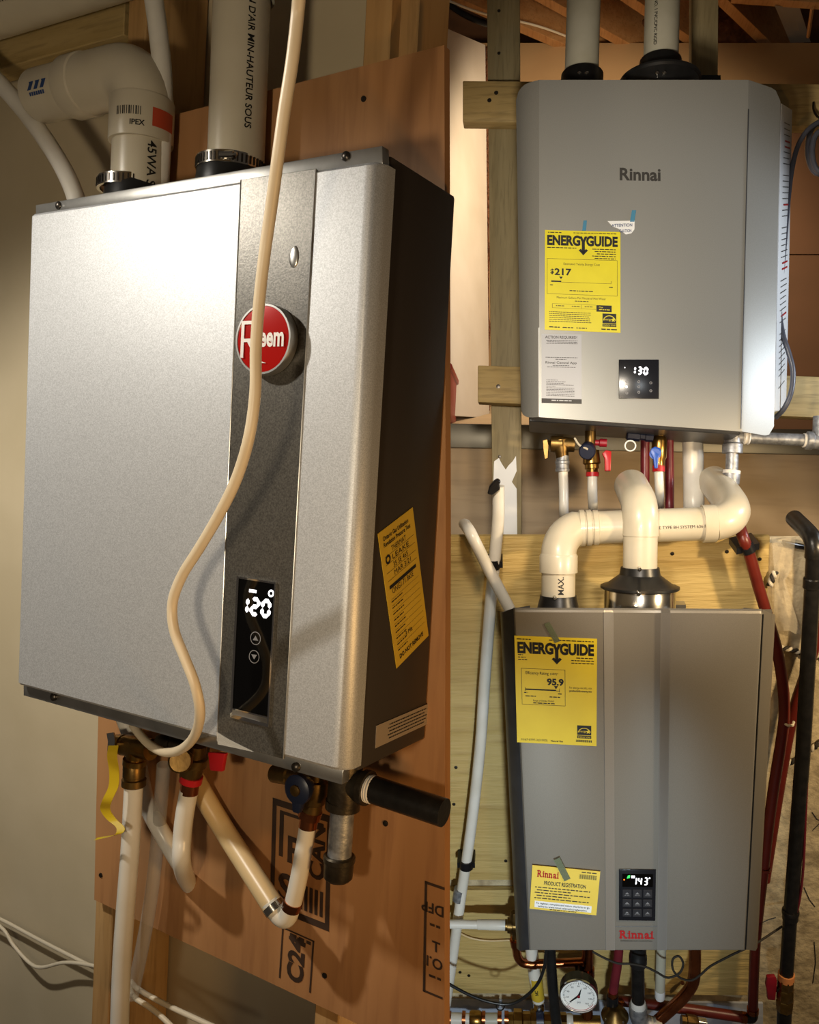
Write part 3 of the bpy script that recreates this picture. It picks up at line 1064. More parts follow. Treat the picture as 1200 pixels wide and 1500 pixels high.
part(t, 'inlet_arm', cylp(A(214, 1096), A(262, 1092, yv + 0.02), 11, 16), 'brass_dull')
solo(P, 'discharge_pipe', 'pale discharge pipe dropping from the tagged brass relief valve', 'pipe',
     pipe(P, [(196, 1148), (191, 1240), (184, 1330), (178, 1420), (174, 1540)], 13.5, y=yv), 'pex_white')
tape = P.path([(166, 1092, yv - 0.03), (164, 1108, yv - 0.034), (167, 1130, yv - 0.03), (166, 1152, yv - 0.03), (157, 1172, yv - 0.034), (154, 1186, yv - 0.03), (163, 1200, yv - 0.028), (176, 1212, yv - 0.03), (173, 1222, yv - 0.034), (156, 1226, yv - 0.03), (140, 1229, yv - 0.028)])
tape = smooth_path(tape, 4)
m = M()
wd = [0.016 + 0.0 * k for k in range(len(tape))]
dirv = V((0.9, 0.25, 0.15)).normalized()
rings = []
for k, q in enumerate(tape):
    w = 0.0135 if k < len(tape) * 0.55 else 0.0135 - 0.0075 * (k / len(tape) - 0.55) / 0.45
    d = dirv if k < len(tape) * 0.7 else (dirv + V((-0.3, 0, 0.5)) * ((k / len(tape) - 0.7) / 0.3)).normalized()
    rings.append([q - d * w / 2, q + d * w / 2, q + d * w / 2 + V((0, 0.0006, 0)), q - d * w / 2 + V((0, 0.0006, 0))])
m.loft(rings)
solo(P, 'warning_tape', 'yellow warning tape dangling from the leftmost brass valve', 'tape', m, 'yellow_tape')

t = thing(P, 'hot_valve', 'brass valve with a red handle under the middle of the left heater', 'valve', A(275, 1110))
part(t, 'valve_body', cylp(A(288, 1090), A(279, 1138), 18, 20, [(0, 0.9), (0.35, 0.9), (0.38, 1.15), (0.62, 1.15), (0.66, 0.95), (1, 0.9)]), 'brass_dull')
part(t, 'drain_cap', cylp(A(268, 1112), A(264, 1115, yv - 0.035), 17, 20, [(0, 0.9), (0.7, 1), (0.95, 1), (1, 0.86)]), 'brass_dull')
part(t, 'red_collar', cylp(A(281, 1136), A(279, 1145), 17), 'redp', 'red ring')
part(t, 'copper_sleeve', cylp(A(279, 1145), A(277, 1162), 13.5), 'copper')
part(t, 'handle', M().prism([A(x, y, yv - 0.01) for x, y in ((304, 1102), (330, 1104), (328, 1112), (325, 1131), (307, 1129))], (0, 0.006, 0)).bevel(0.0015, 2), 'redp', 'red lever handle')
part(t, 'cross_arm', cylp(A(232, 1086, yv + 0.01), A(300, 1100, yv + 0.02), 13, 18, [(0, 0.8), (0.1, 1), (0.3, 1), (0.31, 0.8), (0.7, 0.8), (0.72, 1), (1, 1)]), 'iron_oil')
yy = yv + 0.035
solo(P, 'water_pipe', 'white pipe sloping down right from behind the tagged relief valve', 'pipe',
     pipe(P, [(176, 1035, yy), (197, 1095, yy), (208, 1150, yy), (216, 1180, yy), (240, 1225, yy), (262, 1262, yy + 0.01), (285, 1296, yy + 0.03), (302, 1316, DL + 0.03)], 12.5, y=yy), 'pex_white')
solo(P, 'water_pipe', 'white pipe dropping from the red handled brass valve', 'pipe',
     pipe(P, [(277, 1158), (271, 1190), (267, 1225), (266, 1260), (272, 1285, yv + 0.04), (286, 1306, DL + 0.03)], 13.5, y=yv), 'pex_white')
t = thing(P, 'return_pipe', 'white pipe, painted tan for shade, sloping across the plywood to a white elbow below the blue valve', 'pipe', A(415, 1345))
part(t, 'pipe_barrel', pipe(P, [(262, 1100, yy), (300, 1168, yy), (330, 1218, yy), (362, 1268, yv + 0.02), (404, 1333, yv)], 15, y=yy), 'tan_and_shade')  # white pipe whose shade is put into the tan colour
part(t, 'elbow', pipe(P, [(396, 1321, yv), (406, 1337, yv), (415, 1345, yv), (422, 1342, yv), (427, 1326, yv)], 14, y=yv), 'pex_white', 'white elbow')
part(t, 'clamp_ring', cylp(A(399, 1325), A(405, 1334), 17), 'steel')
part(t, 'copper_ring', cylp(A(430, 1320), A(426, 1331), 14.5), 'copper')
part(t, 'riser_pipe', pipe(P, [(452, 1205), (446, 1240), (438, 1285), (429, 1325)], 13, y=yv), 'pex_white')

t = thing(P, 'cold_valve', 'brass valve with a dark blue handle under the right of the left heater', 'valve', A(452, 1170))
part(t, 'valve_body', cylp(A(466, 1118), A(455, 1192), 18, 20, [(0, 0.85), (0.3, 0.85), (0.32, 1.12), (0.55, 1.2), (0.75, 1.1), (0.78, 0.9), (1, 0.9)]), 'brass_dull')
part(t, 'side_port', cylp(A(462, 1142), A(402, 1133, yv + 0.01), 11, 16, [(0, 1), (0.6, 1), (0.62, 1.25), (1, 1.25)]), 'brass_dull')
hb = A(433, 1158, yv - 0.035)
h = part(t, 'handle', M().lathe(hb + V((0, 0.02, 0)), (0, -1, 0), [(0, 0.010), (0.012, 0.016), (0.018, 0.016), (0.020, 0.013)], 20), 'navy', 'dark blue handle')
m = M().prism([A(x, y, yv - 0.034) for x, y in ((426, 1166), (443, 1169), (440, 1184), (437, 1193), (428, 1190))], (0, 0.008, 0)).bevel(0.0015, 2)
part(h, 'lever', m, 'navy')
part(h, 'handle_screw', M().lathe(hb + V((0, 0.001, 0)), (0, -1, 0), [(0, 0.006), (0.003, 0.006), (0.004, 0.003)], 12), 'brass_dull')
part(t, 'red_collar', cylp(A(456, 1186), A(453, 1197), 17), 'copper')
part(t, 'copper_sleeve', cylp(A(453, 1196), A(451, 1212), 13.5), 'copper')

t = thing(P, 'gas_tee', 'dark iron tee and capped drip leg under the right corner of the left heater', 'fitting', A(499, 1180))
part(t, 'tee_body', M().tube([A(508, 1112), A(503, 1182)], P.m(25, A(500, 1150)), 22), 'iron_oil')
part(t, 'tee_branch', cylp(A(505, 1144), A(540, 1155), 23, 22, [(0, 0.85), (0.75, 0.95), (0.78, 1.1), (1, 1.1)]), 'iron_oil')
part(t, 'tee_rim', cylp(A(503, 1172), A(502, 1184), 26, 22), 'iron_oil')
part(t, 'thread', cylp(A(537, 1154), A(549, 1157.5), 20, 22, [(0, 1), (0.2, 1.04), (0.3, 0.98), (0.5, 1.04), (0.6, 0.98), (0.8, 1.04), (1, 0.98)]), 'thread_tape', 'pale pipe dope on the thread')
part(t, 'drip_nipple', cylp(A(502, 1182), A(497, 1258), 18, 22), 'galv')
part(t, 'drip_cap', cylp(A(497.5, 1252), A(495, 1288), 23, 24, [(0, 0.92), (0.06, 1.03), (0.25, 1.03), (0.28, 0.96), (0.9, 0.93), (1, 0.78)]), 'iron_oil')
gp = A(545, 1156)
gx = A(652, 1191)
solo(P, 'gas_pipe', 'glossy black iron gas pipe leading right from the tee under the left heater', 'pipe', M().tube([gp, gp + (gx - gp) * 0.99], P.m(20, gp), 24), 'iron')

# --- thin cables on the wall
yc = WALL_L - 0.02
solo(P, 'wall_cable', 'upper white cable on the beige wall at the lower left', 'cable', pipe(P, [(-60, 1318), (0, 1346), (60, 1378), (133, 1415), (170, 1432, yc - 0.0)], 3, y=yc, r=0.0028), 'cable_white')
solo(P, 'wall_cable', 'lower white cable sagging on the beige wall at the lower left', 'cable', pipe(P, [(-50, 1330), (0, 1357), (20, 1385), (44, 1411), (62, 1417), (95, 1410), (133, 1414), (170, 1424)], 3, y=yc - 0.008, r=0.0028), 'cable_white')
yk = DL - 0.004
solo(P, 'wall_cable', 'upper of two white cables leaving the clear hose at the bottom', 'cable', pipe(P, [(192, 1438, yk + 0.03), (204, 1450), (240, 1470), (280, 1489), (330, 1512)], 4, y=yk, r=0.0034), 'cable_white')
solo(P, 'wall_cable', 'lower of two white cables leaving the clear hose at the bottom', 'cable', pipe(P, [(190, 1446, yk + 0.03), (197, 1461), (220, 1476), (245, 1497), (275, 1530)], 4, y=yk - 0.012, r=0.0034), 'cable_white')
solo(P, 'vinyl_hose', 'clear vinyl hose hanging in front of the stud at the lower left', 'hose', pipe(P, [(240, 1120, yy - 0.012), (232, 1220, yy), (222, 1310, yy), (208, 1390, yy), (193, 1460, yy)], 10, y=yy), 'hose_clear')

# ================================================================== UPPER PLACE: heater on a timber frame
P = UPPER
DU = 0.25
YF = DU + 0.002                      # face of the rails
YS = YF + 0.038                      # face of the studs behind them
YK = 0.62                            # knee wall below and behind
YB = 1.45                            # far wall


def seg_box(px0, px1, py0, py1, y0, y1, ref=None):
    """Plumb box whose face y0 fills a photograph rectangle."""
    a, b = P.at(px0, py1, y=y0), P.at(px1, py0, y=y0)
    return M().box(a.x, b.x, y0, y1, a.z, b.z)


# --- setting
m = M().prism([P.at(x, y, y=YB) for x, y in ((150, 63), (1500, 63), (1500, 700), (150, 700))], (0, 0.03, 0))
struct(P, 'wall_back', m, 'tan_board')
m = M().prism([P.at(x, y, y=YB - 0.012) for x, y in ((1090, 188), (1330, 188), (1330, 372), (1090, 372))], (0, 0.010, 0))  # brown panels paint the heater's shade on the tan far wall
bb = thing(P, 'shade_panel', 'shaded far wall right of the upper heater, the shade painted as brown boards', 'board', P.at(1180, 640, y=YB))
part(bb, 'panel', m, 'board_shade')
m = M().prism([P.at(x, y, y=YB - 0.012) for x, y in ((1090, 374), (1330, 374), (1330, 690), (1090, 690))], (0, 0.010, 0))
part(bb, 'panel', m, 'board_shade')
# knee wall with its sloping cover board and edge strip
m = M().prism([P.at(x, y, y=YK) for x, y in ((150, 645), (1500, 645), (1500, 1100), (150, 1100))], (0, 0.02, 0))
struct(P, 'wall_knee', m, 'ply_floor')
f0, f1 = P.at(150, 634, y=YK), P.at(1090, 634, y=YK)
g1, g0 = P.at(1090, 596, y=YB - 0.05), P.at(150, 596, y=YB - 0.05)
m = M().prism([f0, f1, g1, g0], (0, 0, -0.015))
solo(P, 'cover_board', 'pale plywood sheet sloping back behind the lower end of the upper heater', 'board', m, 'ply_floor')
a, b = P.at(150, 645, y=YK - 0.012), P.at(1500, 634, y=YK - 0.012)
solo(P, 'edge_strip', 'grey metal strip along the top of the low wall behind the valves', 'strip', M().box(a.x, b.x, YK - 0.012, YK - 0.0005, a.z, b.z).bevel(0.002, 2), 'metal_strip')
# white side wall, going back to the left
n0, n1 = P.at(540, -8, y=0.30), P.at(711, 66, y=YB - 0.30)
n2, n3 = P.at(717, 612, y=YB - 0.30), P.at(540, 602, y=0.30)
struct(P, 'wall_side', M().prism([n0, n1, n2, n3], (-0.02, 0.0, 0)), 'drywall')
# torn edge of insulation beside it
m = M()
rg = random.Random(9)
pts = []
for k in range(24):
    y_ = 68 + k * 23
    w_ = rg.uniform(3, 8)
    pts.append([P.at(709, y_, y=YB - 0.29), P.at(712 + w_, y_ + rg.uniform(-6, 6), y=YB - 0.30), P.at(714 + w_ * 0.6, y_, y=YB - 0.20), P.at(709, y_, y=YB - 0.20)])
m.loft(pts)
solo(P, 'insulation_edge', 'ragged brown insulation along the edge of the white side wall', 'insulation', m, 'insul')
m = seg_box(620, 660, 535, 606, 0.66, 0.90).bevel(0.015, 4)
tb = thing(P, 'toolbox', 'red box at the foot of the white side wall, mostly hidden', 'box', P.at(640, 606, y=0.66))
part(tb, 'box_shell', m, 'red_box')
part(tb, 'box_lid', seg_box(618, 662, 531, 542, 0.65, 0.91).bevel(0.006, 3), 'red_box')

# --- ceiling: joists running back, deck above
zj = P.at(900, 65, y=YB).z
zd = zj + 0.20
m = M().box(-1.3, 1.6, -0.6, YB + 0.5, zd, zd + 0.02)
struct(P, 'ceiling', m, 'deck')
m = M().box(-1.3, 1.6, YB + 0.42, YB + 0.45, zj, zd)
struct(P, 'wall_rim', m, 'deck')
JO = [((664, 0), (812, 64), 'first ceiling joist from the left above the upper heater'),
      ((795, 0), (911, 64), 'second ceiling joist from the left, crossing behind the narrow vent collar'),
      ((905, -10), (1012, 62), 'third ceiling joist from the left, behind the wide vent collar'),
      ((1055, 0), (1120, 63), 'bright ceiling joist at the upper right, ending above the far wall')]
for (ax, ay), (bx, by), lb in JO:
    a, b = P.at(ax, ay, z=zj), P.at(bx, by, z=zj)
    d = (b - a).normalized()
    a2, b2 = a - d * 0.9, b + d * 0.3
    s = d.cross(ZUP).normalized() * 0.019
    w = M().prism([a2 - s, a2 + s, b2 + s, b2 - s], (0, 0, zd - zj - 0.001)).bevel(0.001, 1)
    solo(P, 'ceiling_joist', lb, 'joist', w, 'joist', 'joists above the upper heater')
a, b = P.at(1072, 0, z=zj), P.at(1240, 12, z=zj)
s = V((0, 0.019, 0))
solo(P, 'joist_bridging', 'crosspiece nailed between joists in the upper right corner', 'joist', M().prism([a - s, b - s, b + s, a + s], (0, 0, zd - zj - 0.001)).bevel(0.001, 1), 'joist')
a = P.at(1184, 54, y=YB - 0.1)
solo(P, 'thin_batten', 'thin pale batten standing under the crosspiece at the upper right', 'batten', M().tube([a, P.at(1190, 12, y=YB - 0.25)], 0.006, 4), 'joist')
# insulation between the joists
m = M()
for cx_, cy_, rx, rz in ((1075, 42, 0.10, 0.09), (1090, 48, 0.08, 0.06), (1060, 50, 0.06, 0.06)):
    m.ball(P.at(cx_, cy_, y=YB + 0.12), (rx, 0.08, rz), 8)
solo(P, 'insulation_batt', 'brown insulation stuffed between joists right of the wide vent', 'insulation', m, 'insul', kind='stuff')
m = M().ball(P.at(931, 45, y=YB + 0.1), (0.05, 0.06, 0.10), 8)
solo(P, 'insulation_batt', 'brown insulation between joists left of the wide vent', 'insulation', m, 'insul')
m = M().loft([[P.at(1135, 8, y=YB - 0.2), P.at(1172, 12, y=YB - 0.15), P.at(1188, 62, y=YB + 0.06), P.at(1158, 63, y=YB + 0.06)],
              [P.at(1135, 8, y=YB - 0.19), P.at(1172, 12, y=YB - 0.14), P.at(1188, 62, y=YB + 0.07), P.at(1158, 63, y=YB + 0.07)]])
solo(P, 'kraft_paper', 'grey sheet of backing paper hanging between joists at the upper right', 'paper', m, 'label_clear')
solo(P, 'ceiling_wire', 'thin white wire running under the joists left of the upper heater', 'wire',
     pipe(P, [(650, -2, 0.9), (690, 14, 1.0), (725, 24, 1.1), (768, 33, 1.2), (800, 42, 1.25), (835, 55, 1.35)], 2, r=0.004), 'cable_white')
solo(P, 'ceiling_wire', 'dark bundled cable under the joists in the upper left of the frame house', 'wire',
     pipe(P, [(640, -6, 0.95), (672, 16, 0.95), (690, 26, 0.95), (712, 34, 0.95), (740, 40, 0.95)], 7, r=0.010), 'rubber')

# --- timber frame
m = seg_box(714, 763, -420, 118, YS, YS + 0.038)
zt, zb = P.at(738, -420, y=YS).z, P.at(744, 900, y=YS).z
a, b = P.at(714.5, 100, y=YS), P.at(762, 100, y=YS)
a2, b2 = P.at(721, 700, y=YS), P.at(764, 700, y=YS)


def lean_stud(l0, r0, l1, r1, y0, dep, name, label, grp, mt='pine_stud', ya=-420, yb=910):
    """Stud whose two edges pass through two photograph rows."""
    def row(l, rr, yy_):
        return P.at(l, yy_, y=y0), P.at(rr, yy_, y=y0)
    (la, ra), (lb_, rb_) = row(l0, r0, 100), row(l1, r1, 700)
    out = []
    for yy_ in (ya, yb):
        f = (P.at(740, yy_, y=y0).z - la.z) / (lb_.z - la.z)
        out += [la + (lb_ - la) * f, ra + (rb_ - ra) * f]
    q = M().prism([out[0], out[1], out[3], out[2]], (0, dep, 0)).bevel(0.002, 2)
    return solo(P, name, label, 'stud', q, mt, grp)


st = lean_stud(714.5, 762, 721, 764, YS, 0.038, 'frame_stud', 'wide greenish stud left of the upper heater', 'studs of the timber frame')
for px, py in ((731, 16), (731, 78), (732, 669)):
    q = P.at(px, py, y=YS)
    part(st, 'nail', M().lathe(q, (0, -1, 0), [(-0.001, 0.004), (0.0008, 0.004), (0.0012, 0.002)], 10), 'screw')
m = M().prism([P.at(x, y, y=YS - 0.0008) for x, y in ((723, 706), (724, 676), (731, 671), (735, 679), (741, 688), (745, 682), (751, 676), (756, 668), (757, 690), (750, 706), (757, 716), (758, 800), (722, 800))], (0, -0.002, 0))
part(st, 'paper_scrap', m, 'label_white', 'torn white paper stuck to the stud', kind='stuff')
lean_stud(1013, 1052, 1010, 1048, YS, 0.038, 'frame_stud', 'greenish stud rising behind the wide vent collar of the upper heater', 'studs of the timber frame', yb=400)


def rail(px0, px1, ptl, ptr, pbl, pbr, label):
    q = M().prism([P.at(px0, ptl, y=YF), P.at(px1, ptr, y=YF), P.at(px1, pbr, y=YF), P.at(px0, pbl, y=YF)], (0, 0.0375, 0)).bevel(0.0025, 2)
    return solo(P, 'frame_rail', label, 'rail', q, 'pine_rail', 'rails the upper heater hangs on')


rl = rail(678, 1330, 118, 124, 178, 186, 'upper timber rail crossing behind the top of the upper heater')
for px, py in ((727, 136), (717, 147)):
    part(rl, 'nail', M().lathe(P.at(px, py, y=YF), (0, -1, 0), [(-0.001, 0.005), (0.0008, 0.005), (0.0012, 0.002)], 10), 'screw')
rl = rail(700, 1330, 535, 556, 589, 618, 'lower timber rail crossing behind the foot of the upper heater')
part(rl, 'nail', M().lathe(P.at(730, 566, y=YF), (0, -1, 0), [(-0.001, 0.005), (0.0008, 0.005), (0.0012, 0.002)], 10), 'screw')

# --- the heater
yc_ = 0.042
T = {'tl': P.at(790, 117, y=0), 'tr': P.at(1096, 117, y=0), 'bl': P.at(790, 611, y=0), 'br': P.at(1086, 632, y=0)}
O = {'tl': P.at(757, 117, y=yc_), 'tr': P.at(1144, 119, y=yc_), 'bl': P.at(763, 609, y=yc_), 'br': P.at(1134, 625, y=yc_)}
KB = {'tr': P.at(1161, 150, y=0.20), 'br': P.at(1151, 590, y=0.20)}


def soft_profile(fl, fr_, ol, orr, kl, kr, z_f):
    """Plan of the cover: flat face, rolled shoulders, slanted cheeks, then back."""
    pts = [V((kl.x, 0.20, 0)), V((ol.x, yc_ + 0.02, 0)), V((ol.x, yc_, 0))]
    for k in range(1, 6):
        t_ = k / 6
        a_ = V((ol.x, yc_, 0)).lerp(V((ol.x + 0.012, yc_ * 0.35, 0)), t_)
        b_ = V((ol.x + 0.012, yc_ * 0.35, 0)).lerp(V((fl.x, 0, 0)), t_)
        pts.append(a_.lerp(b_, t_))
    pts.append(V((fl.x, 0, 0)))
    pts.append(V((fr_.x, 0, 0)))
    for k in range(1, 12):
        t_ = k / 12
        c_ = V((fr_.x + 0.004, yc_ * 0.02, 0))
        a_ = V((fr_.x, 0, 0)).lerp(c_, t_)
        b_ = c_.lerp(V((orr.x, yc_, 0)), t_)
        pts.append(a_.lerp(b_, t_))
    pts += [V((orr.x, yc_, 0)), V((orr.x + 0.001, yc_ + 0.004, 0))]
    return pts


def z_edge(x, a_, b_):
    return a_.z + (b_.z - a_.z) * (x - a_.x) / (b_.x - a_.x)


rings = []
N = 26
for k in range(N + 1):
    f = k / N
    lerp = lambda q, w: q['t' + w].lerp(q['b' + w], f)
    fl, fr_, ol, orr = lerp(T, 'l'), lerp(T, 'r'), lerp(O, 'l'), lerp(O, 'r')
    pr = soft_profile(fl, fr_, ol, orr, V((ol.x + 0.075, 0, 0)), None, 0)
    pr.append(V((orr.x + 0.001, 0.20, 0)))
    ring = []
    for q in pr:
        zt_ = z_edge(q.x, T['tl'], T['tr'])
        zb_ = z_edge(q.x, T['bl'], T['br'])
        ring.append(V((q.x, q.y, zt_ + (zb_ - zt_) * f)))
    rings.append(ring)
cover = M().loft(rings)
# round the four corners seen from the front: pull end rows in near the shoulders
Rr = 0.021
for v in cover.v:
    zt_ = z_edge(v.x, T['tl'], T['tr']); zb_ = z_edge(v.x, T['bl'], T['br'])
    xl = O['tl'].x + (O['bl'].x - O['tl'].x) * (zt_ - v.z) / (zt_ - zb_)
    xr = O['tr'].x + (O['br'].x - O['tr'].x) * (zt_ - v.z) / (zt_ - zb_)
    dx = min(v.x - xl, xr - v.x)
    if v.y > yc_ + 0.001:
        dx = 0.0
    if dx < Rr:
        drop = Rr - math.sqrt(max(0, Rr * Rr - (Rr - max(dx, 0)) ** 2))
        mid = (zt_ + zb_) / 2
        v.z = mid + (v.z - mid) * (1 - drop / (zt_ - mid))
uh = thing(P, 'water_heater', 'plain silver wall heater with yellow and grey labels and 130 display', 'water heater', V((0, DU, T['bl'].z)))
part(uh, 'front_cover', cover, 'champagne', ang=24)
# the side behind the cover flares to the mounting frame
s0, s1 = P.at(1145, 150, y=yc_ + 0.006), P.at(1135, 603, y=yc_ + 0.006)
k0, k1 = P.at(1161, 160, y=0.20), P.at(1152, 600, y=0.20)
sid = M().prism([s0, k0, k1, s1], (-0.02, 0.03, 0)).bevel(0.002, 1)
sp = part(uh, 'side_panel', sid, 'label_white', 'white notice panel down the right side')
fs = Frame(s0, k0 - s0, s1 - s0, (k0 - s0).cross(s1 - s0) * -1)
if fs.n.dot(P.eye - s0) < 0:
    fs.n = -fs.n
m = M(); m2 = M()
rg = random.Random(3)
for k in range(46):
    y_ = 0.06 + k * 0.0195
    if k in (3, 4, 14, 24, 25, 33):
        fs.quad(m2, 0.35, y_, 0.80, y_ + 0.006, 0.001)
    elif k % 9 != 8:
        fs.lines(m, 0.25, y_, 0.80, 0.0045, 0.001, rg)
part(sp, 'notice_print', m, 'ink_soft', kind='stuff')
part(sp, 'notice_heading', m2, 'ink_red', 'red warning headings', kind='stuff')
a, b = P.at(775, 612, y=0.03), P.at(1085, 634, y=0.03)
base_ = M().prism([P.at(775, 606, y=0.03), P.at(1085, 624, y=0.03), P.at(1085, 637, y=0.03), P.at(775, 617, y=0.03)], (0, 0.165, 0)).bevel(0.002, 1)
part(uh, 'base_tray', base_, 'charcoal')
bx = M().box(O['tl'].x + 0.085, O['tr'].x - 0.03, 0.19, DU, T['bl'].z + 0.012, T['tl'].z - 0.012)
part(uh, 'back_plate', bx, 'zinc')
m = M().tube([P.at(789.5, 480, y=0.0005), P.at(789.8, 610, y=0.0005)], 0.0012, 8)  # white line paints a highlight on the shoulder
part(uh, 'shoulder_highlight', m, 'label_white', 'painted highlight down the left shoulder')
part(uh, 'seam', M().tube([P.at(1096.5, 160, y=0.0004), P.at(1085.5, 628, y=0.0004)], 0.0011, 6), 'charcoal', 'dark seam beside the right shoulder')
# nameplate letters
fn = P.frame((908, 245), (968, 246), (908, 264), y=-0.0004)
m = M()
fn.text(m, 'Rinnai', 0.0, 0.97, 0.90, 0, w=1.0, bold=0.03)
part(uh, 'nameplate', m, 'ink_soft', 'grey lettering on the cover', kind='stuff')


def energy_head(fr, m, y0, y1, e, x0=0.03, x1=0.965, tail=0.1):
    """The heading with its Y drawn out into a downward arrow."""
    h = y1 - y0
    w = x1 - x0
    fr.text(m, 'ENERG', x0, y1, h, e, w=w * 0.472, bold=0.05)
    fr.text(m, 'GUIDE', x0 + w * 0.555, y1, h, e, w=w * 0.445, bold=0.05)
    c = x0 + w * 0.515
    s_ = w * 0.022
    fr.poly(m, [(c - s_ * 2.7, y0), (c - s_ * 0.9, y0), (c, y0 + h * 0.38), (c + s_ * 0.9, y0), (c + s_ * 2.7, y0), (c + s_, y0 + h * 0.62), (c + s_, y1 + tail * 0.75),
                (c - s_, y1 + tail * 0.75), (c - s_, y0 + h * 0.62)], e)
    b = y1 + tail
    fr.poly(m, [(c, b), (c - s_ * 3.0, b - tail * 0.50), (c - s_ * 1.7, b - tail * 0.66), (c, b - tail * 0.36), (c + s_ * 1.7, b - tail * 0.66), (c + s_ * 3.0, b - tail * 0.50)], e)


def star_mark(fr, m, mw, e):
    """Black square with a white arc, script line and star over a lettered band."""
    fr.quad(m, 0, 0, 1, 0.74, e); fr.quad(m, 0, 0.78, 1, 1.0, e)
    e += 0.0003
    k = fr.U.length / fr.W.length
    fr.ring(mw, 0.5, 0.62, 0.47, 0.42, e, 24, 12, 168)
    fr.text(mw, 'energy', 0.08, 0.52, 0.17, e, w=0.56)
    st_ = []
    for q in range(10):
        an = math.pi / 2 + q * math.pi / 5
        r_ = 0.19 if q % 2 == 0 else 0.08
        st_.append((0.78 + r_ * math.cos(an), 0.47 - r_ * math.sin(an) * k))
    fr.poly(mw, st_, e)
    fr.text(mw, 'ENERGY STAR', 0.06, 0.95, 0.11, e, w=0.88)


ey = P.frame((798.5, 337), (909, 340), (798, 483), y=-0.0005)
m = M(); ey.slab(m, 0.0006)
lab = part(uh, 'energy_label', m, 'yellow', 'yellow energy label')
m = M(); mw = M(); e = 0.0009
energy_head(ey, m, 0.055, 0.145, e)
ey.lines(m, 0.04, 0.018, 0.22, 0.012, e, rng, 1); ey.lines(m, 0.38, 0.018, 0.95, 0.010, e, rng, 1)
ey.lines(m, 0.03, 0.17, 0.42, 0.012, e, rng, 1)
for k in range(5):
    ey.lines(m, 0.63 + 0.03 * (k % 3), 0.175 + k * 0.023, 0.94, 0.012, e, rng, 1)
for q in ((0.03, 0.285, 0.96, 0.288), (0.03, 0.285, 0.034, 0.64), (0.956, 0.285, 0.96, 0.64), (0.03, 0.637, 0.96, 0.64)):
    ey.quad(m, *q, e)
ey.text(m, 'Estimated Yearly Energy Cost', 0.25, 0.345, 0.022, e, w=0.48)
ey.text(m, '$', 0.075, 0.435, 0.045, e, bold=0.03)
ey.text(m, '217', 0.13, 0.447, 0.062, e, w=0.225, bold=0.03)
ey.poly(m, [(0.19, 0.465), (0.24, 0.465), (0.215, 0.49)], e)
ey.quad(m, 0.085, 0.505, 0.22, 0.517, e); ey.quad(m, 0.085, 0.517, 0.88, 0.520, e); ey.quad(m, 0.875, 0.492, 0.88, 0.52, e)
ey.lines(m, 0.07, 0.545, 0.11, 0.012, e, rng, 1); ey.lines(m, 0.85, 0.55, 0.90, 0.012, e, rng, 1)
ey.lines(m, 0.33, 0.597, 0.64, 0.012, e, rng, 1)
ey.text(m, 'Maximum Gallons Per Minute of Hot Water', 0.16, 0.682, 0.020, e, w=0.65)
ey.lines(m, 0.40, 0.70, 0.58, 0.010, e, rng, 1)
for q in ((0.10, 0.735, 0.68, 0.737), (0.10, 0.777, 0.68, 0.779), (0.10, 0.735, 0.104, 0.779), (0.49, 0.735, 0.493, 0.779)):
    ey.quad(m, *q, e)
for x in (0.15, 0.36, 0.53):
    ey.lines(m, x, 0.752, x + 0.11, 0.010, e, rng, 1)
ey.quad(m, 0.685, 0.735, 0.885, 0.80, e)
for k in range(6):
    ey.lines(m, 0.06, 0.815 + k * 0.019, 0.62, 0.008, e, rng, 0.95)
for x in (0.06, 0.24, 0.42):
    ey.lines(m, x, 0.965, x + 0.14, 0.013, e, rng, 1)
star_mark(ey.sub(0.765, 0.815, 0.945, 0.945), m, mw, e)
ey.lines(m, 0.75, 0.965, 0.96, 0.016, e, rng, 1)
ey.text(mw, 'Max', 0.72, 0.763, 0.016, e + 0.0003); ey.lines(mw, 0.72, 0.775, 0.86, 0.010, e + 0.0003, rng, 1)
part(lab, 'label_print', m, 'ink', kind='stuff'); part(lab, 'label_reverse_print', mw, 'yellow', kind='stuff')
eg = P.frame((793.5, 489), (852, 490), (793.5, 590), y=-0.0005)
m = M(); eg.slab(m, 0.0006)
lab = part(uh, 'notice_label', m, 'label_grey', 'grey notice label')
m = M(); mw = M()
eg.text(m, 'ACTION REQUIRED!', 0.09, 0.065, 0.038, e, w=0.80, bold=0.015)
for k in range(3):
    eg.lines(m, 0.12 + 0.03 * (k % 2), 0.09 + k * 0.022, 0.90, 0.011, e, rng, 1)
eg.lines(m, 0.10, 0.335, 0.9, 0.012, e, rng, 1); eg.lines(m, 0.35, 0.362, 0.62, 0.012, e, rng, 1)
eg.text(m, 'Rinnai Central App', 0.10, 0.43, 0.032, e, w=0.78, bold=0.015)
eg.lines(m, 0.28, 0.452, 0.7, 0.011, e, rng, 1); eg.lines(m, 0.14, 0.475, 0.85, 0.011, e, rng, 1)
for k in range(11):
    eg.lines(m, 0.12, 0.665 + k * 0.0225, (0.4, 0.6, 0.55, 0.8, 0.35)[k % 5] if k < 5 else 0.82, 0.010, e, rng, 1)
eg.quad(m, 0, 0.935, 1, 1, e)
eg.lines(mw, 0.25, 0.955, 0.75, 0.018, e + 0.0003, rng, 1)
part(lab, 'label_print', m, 'ink_soft', kind='stuff'); part(lab, 'label_reverse_print', mw, 'label_grey', kind='stuff')
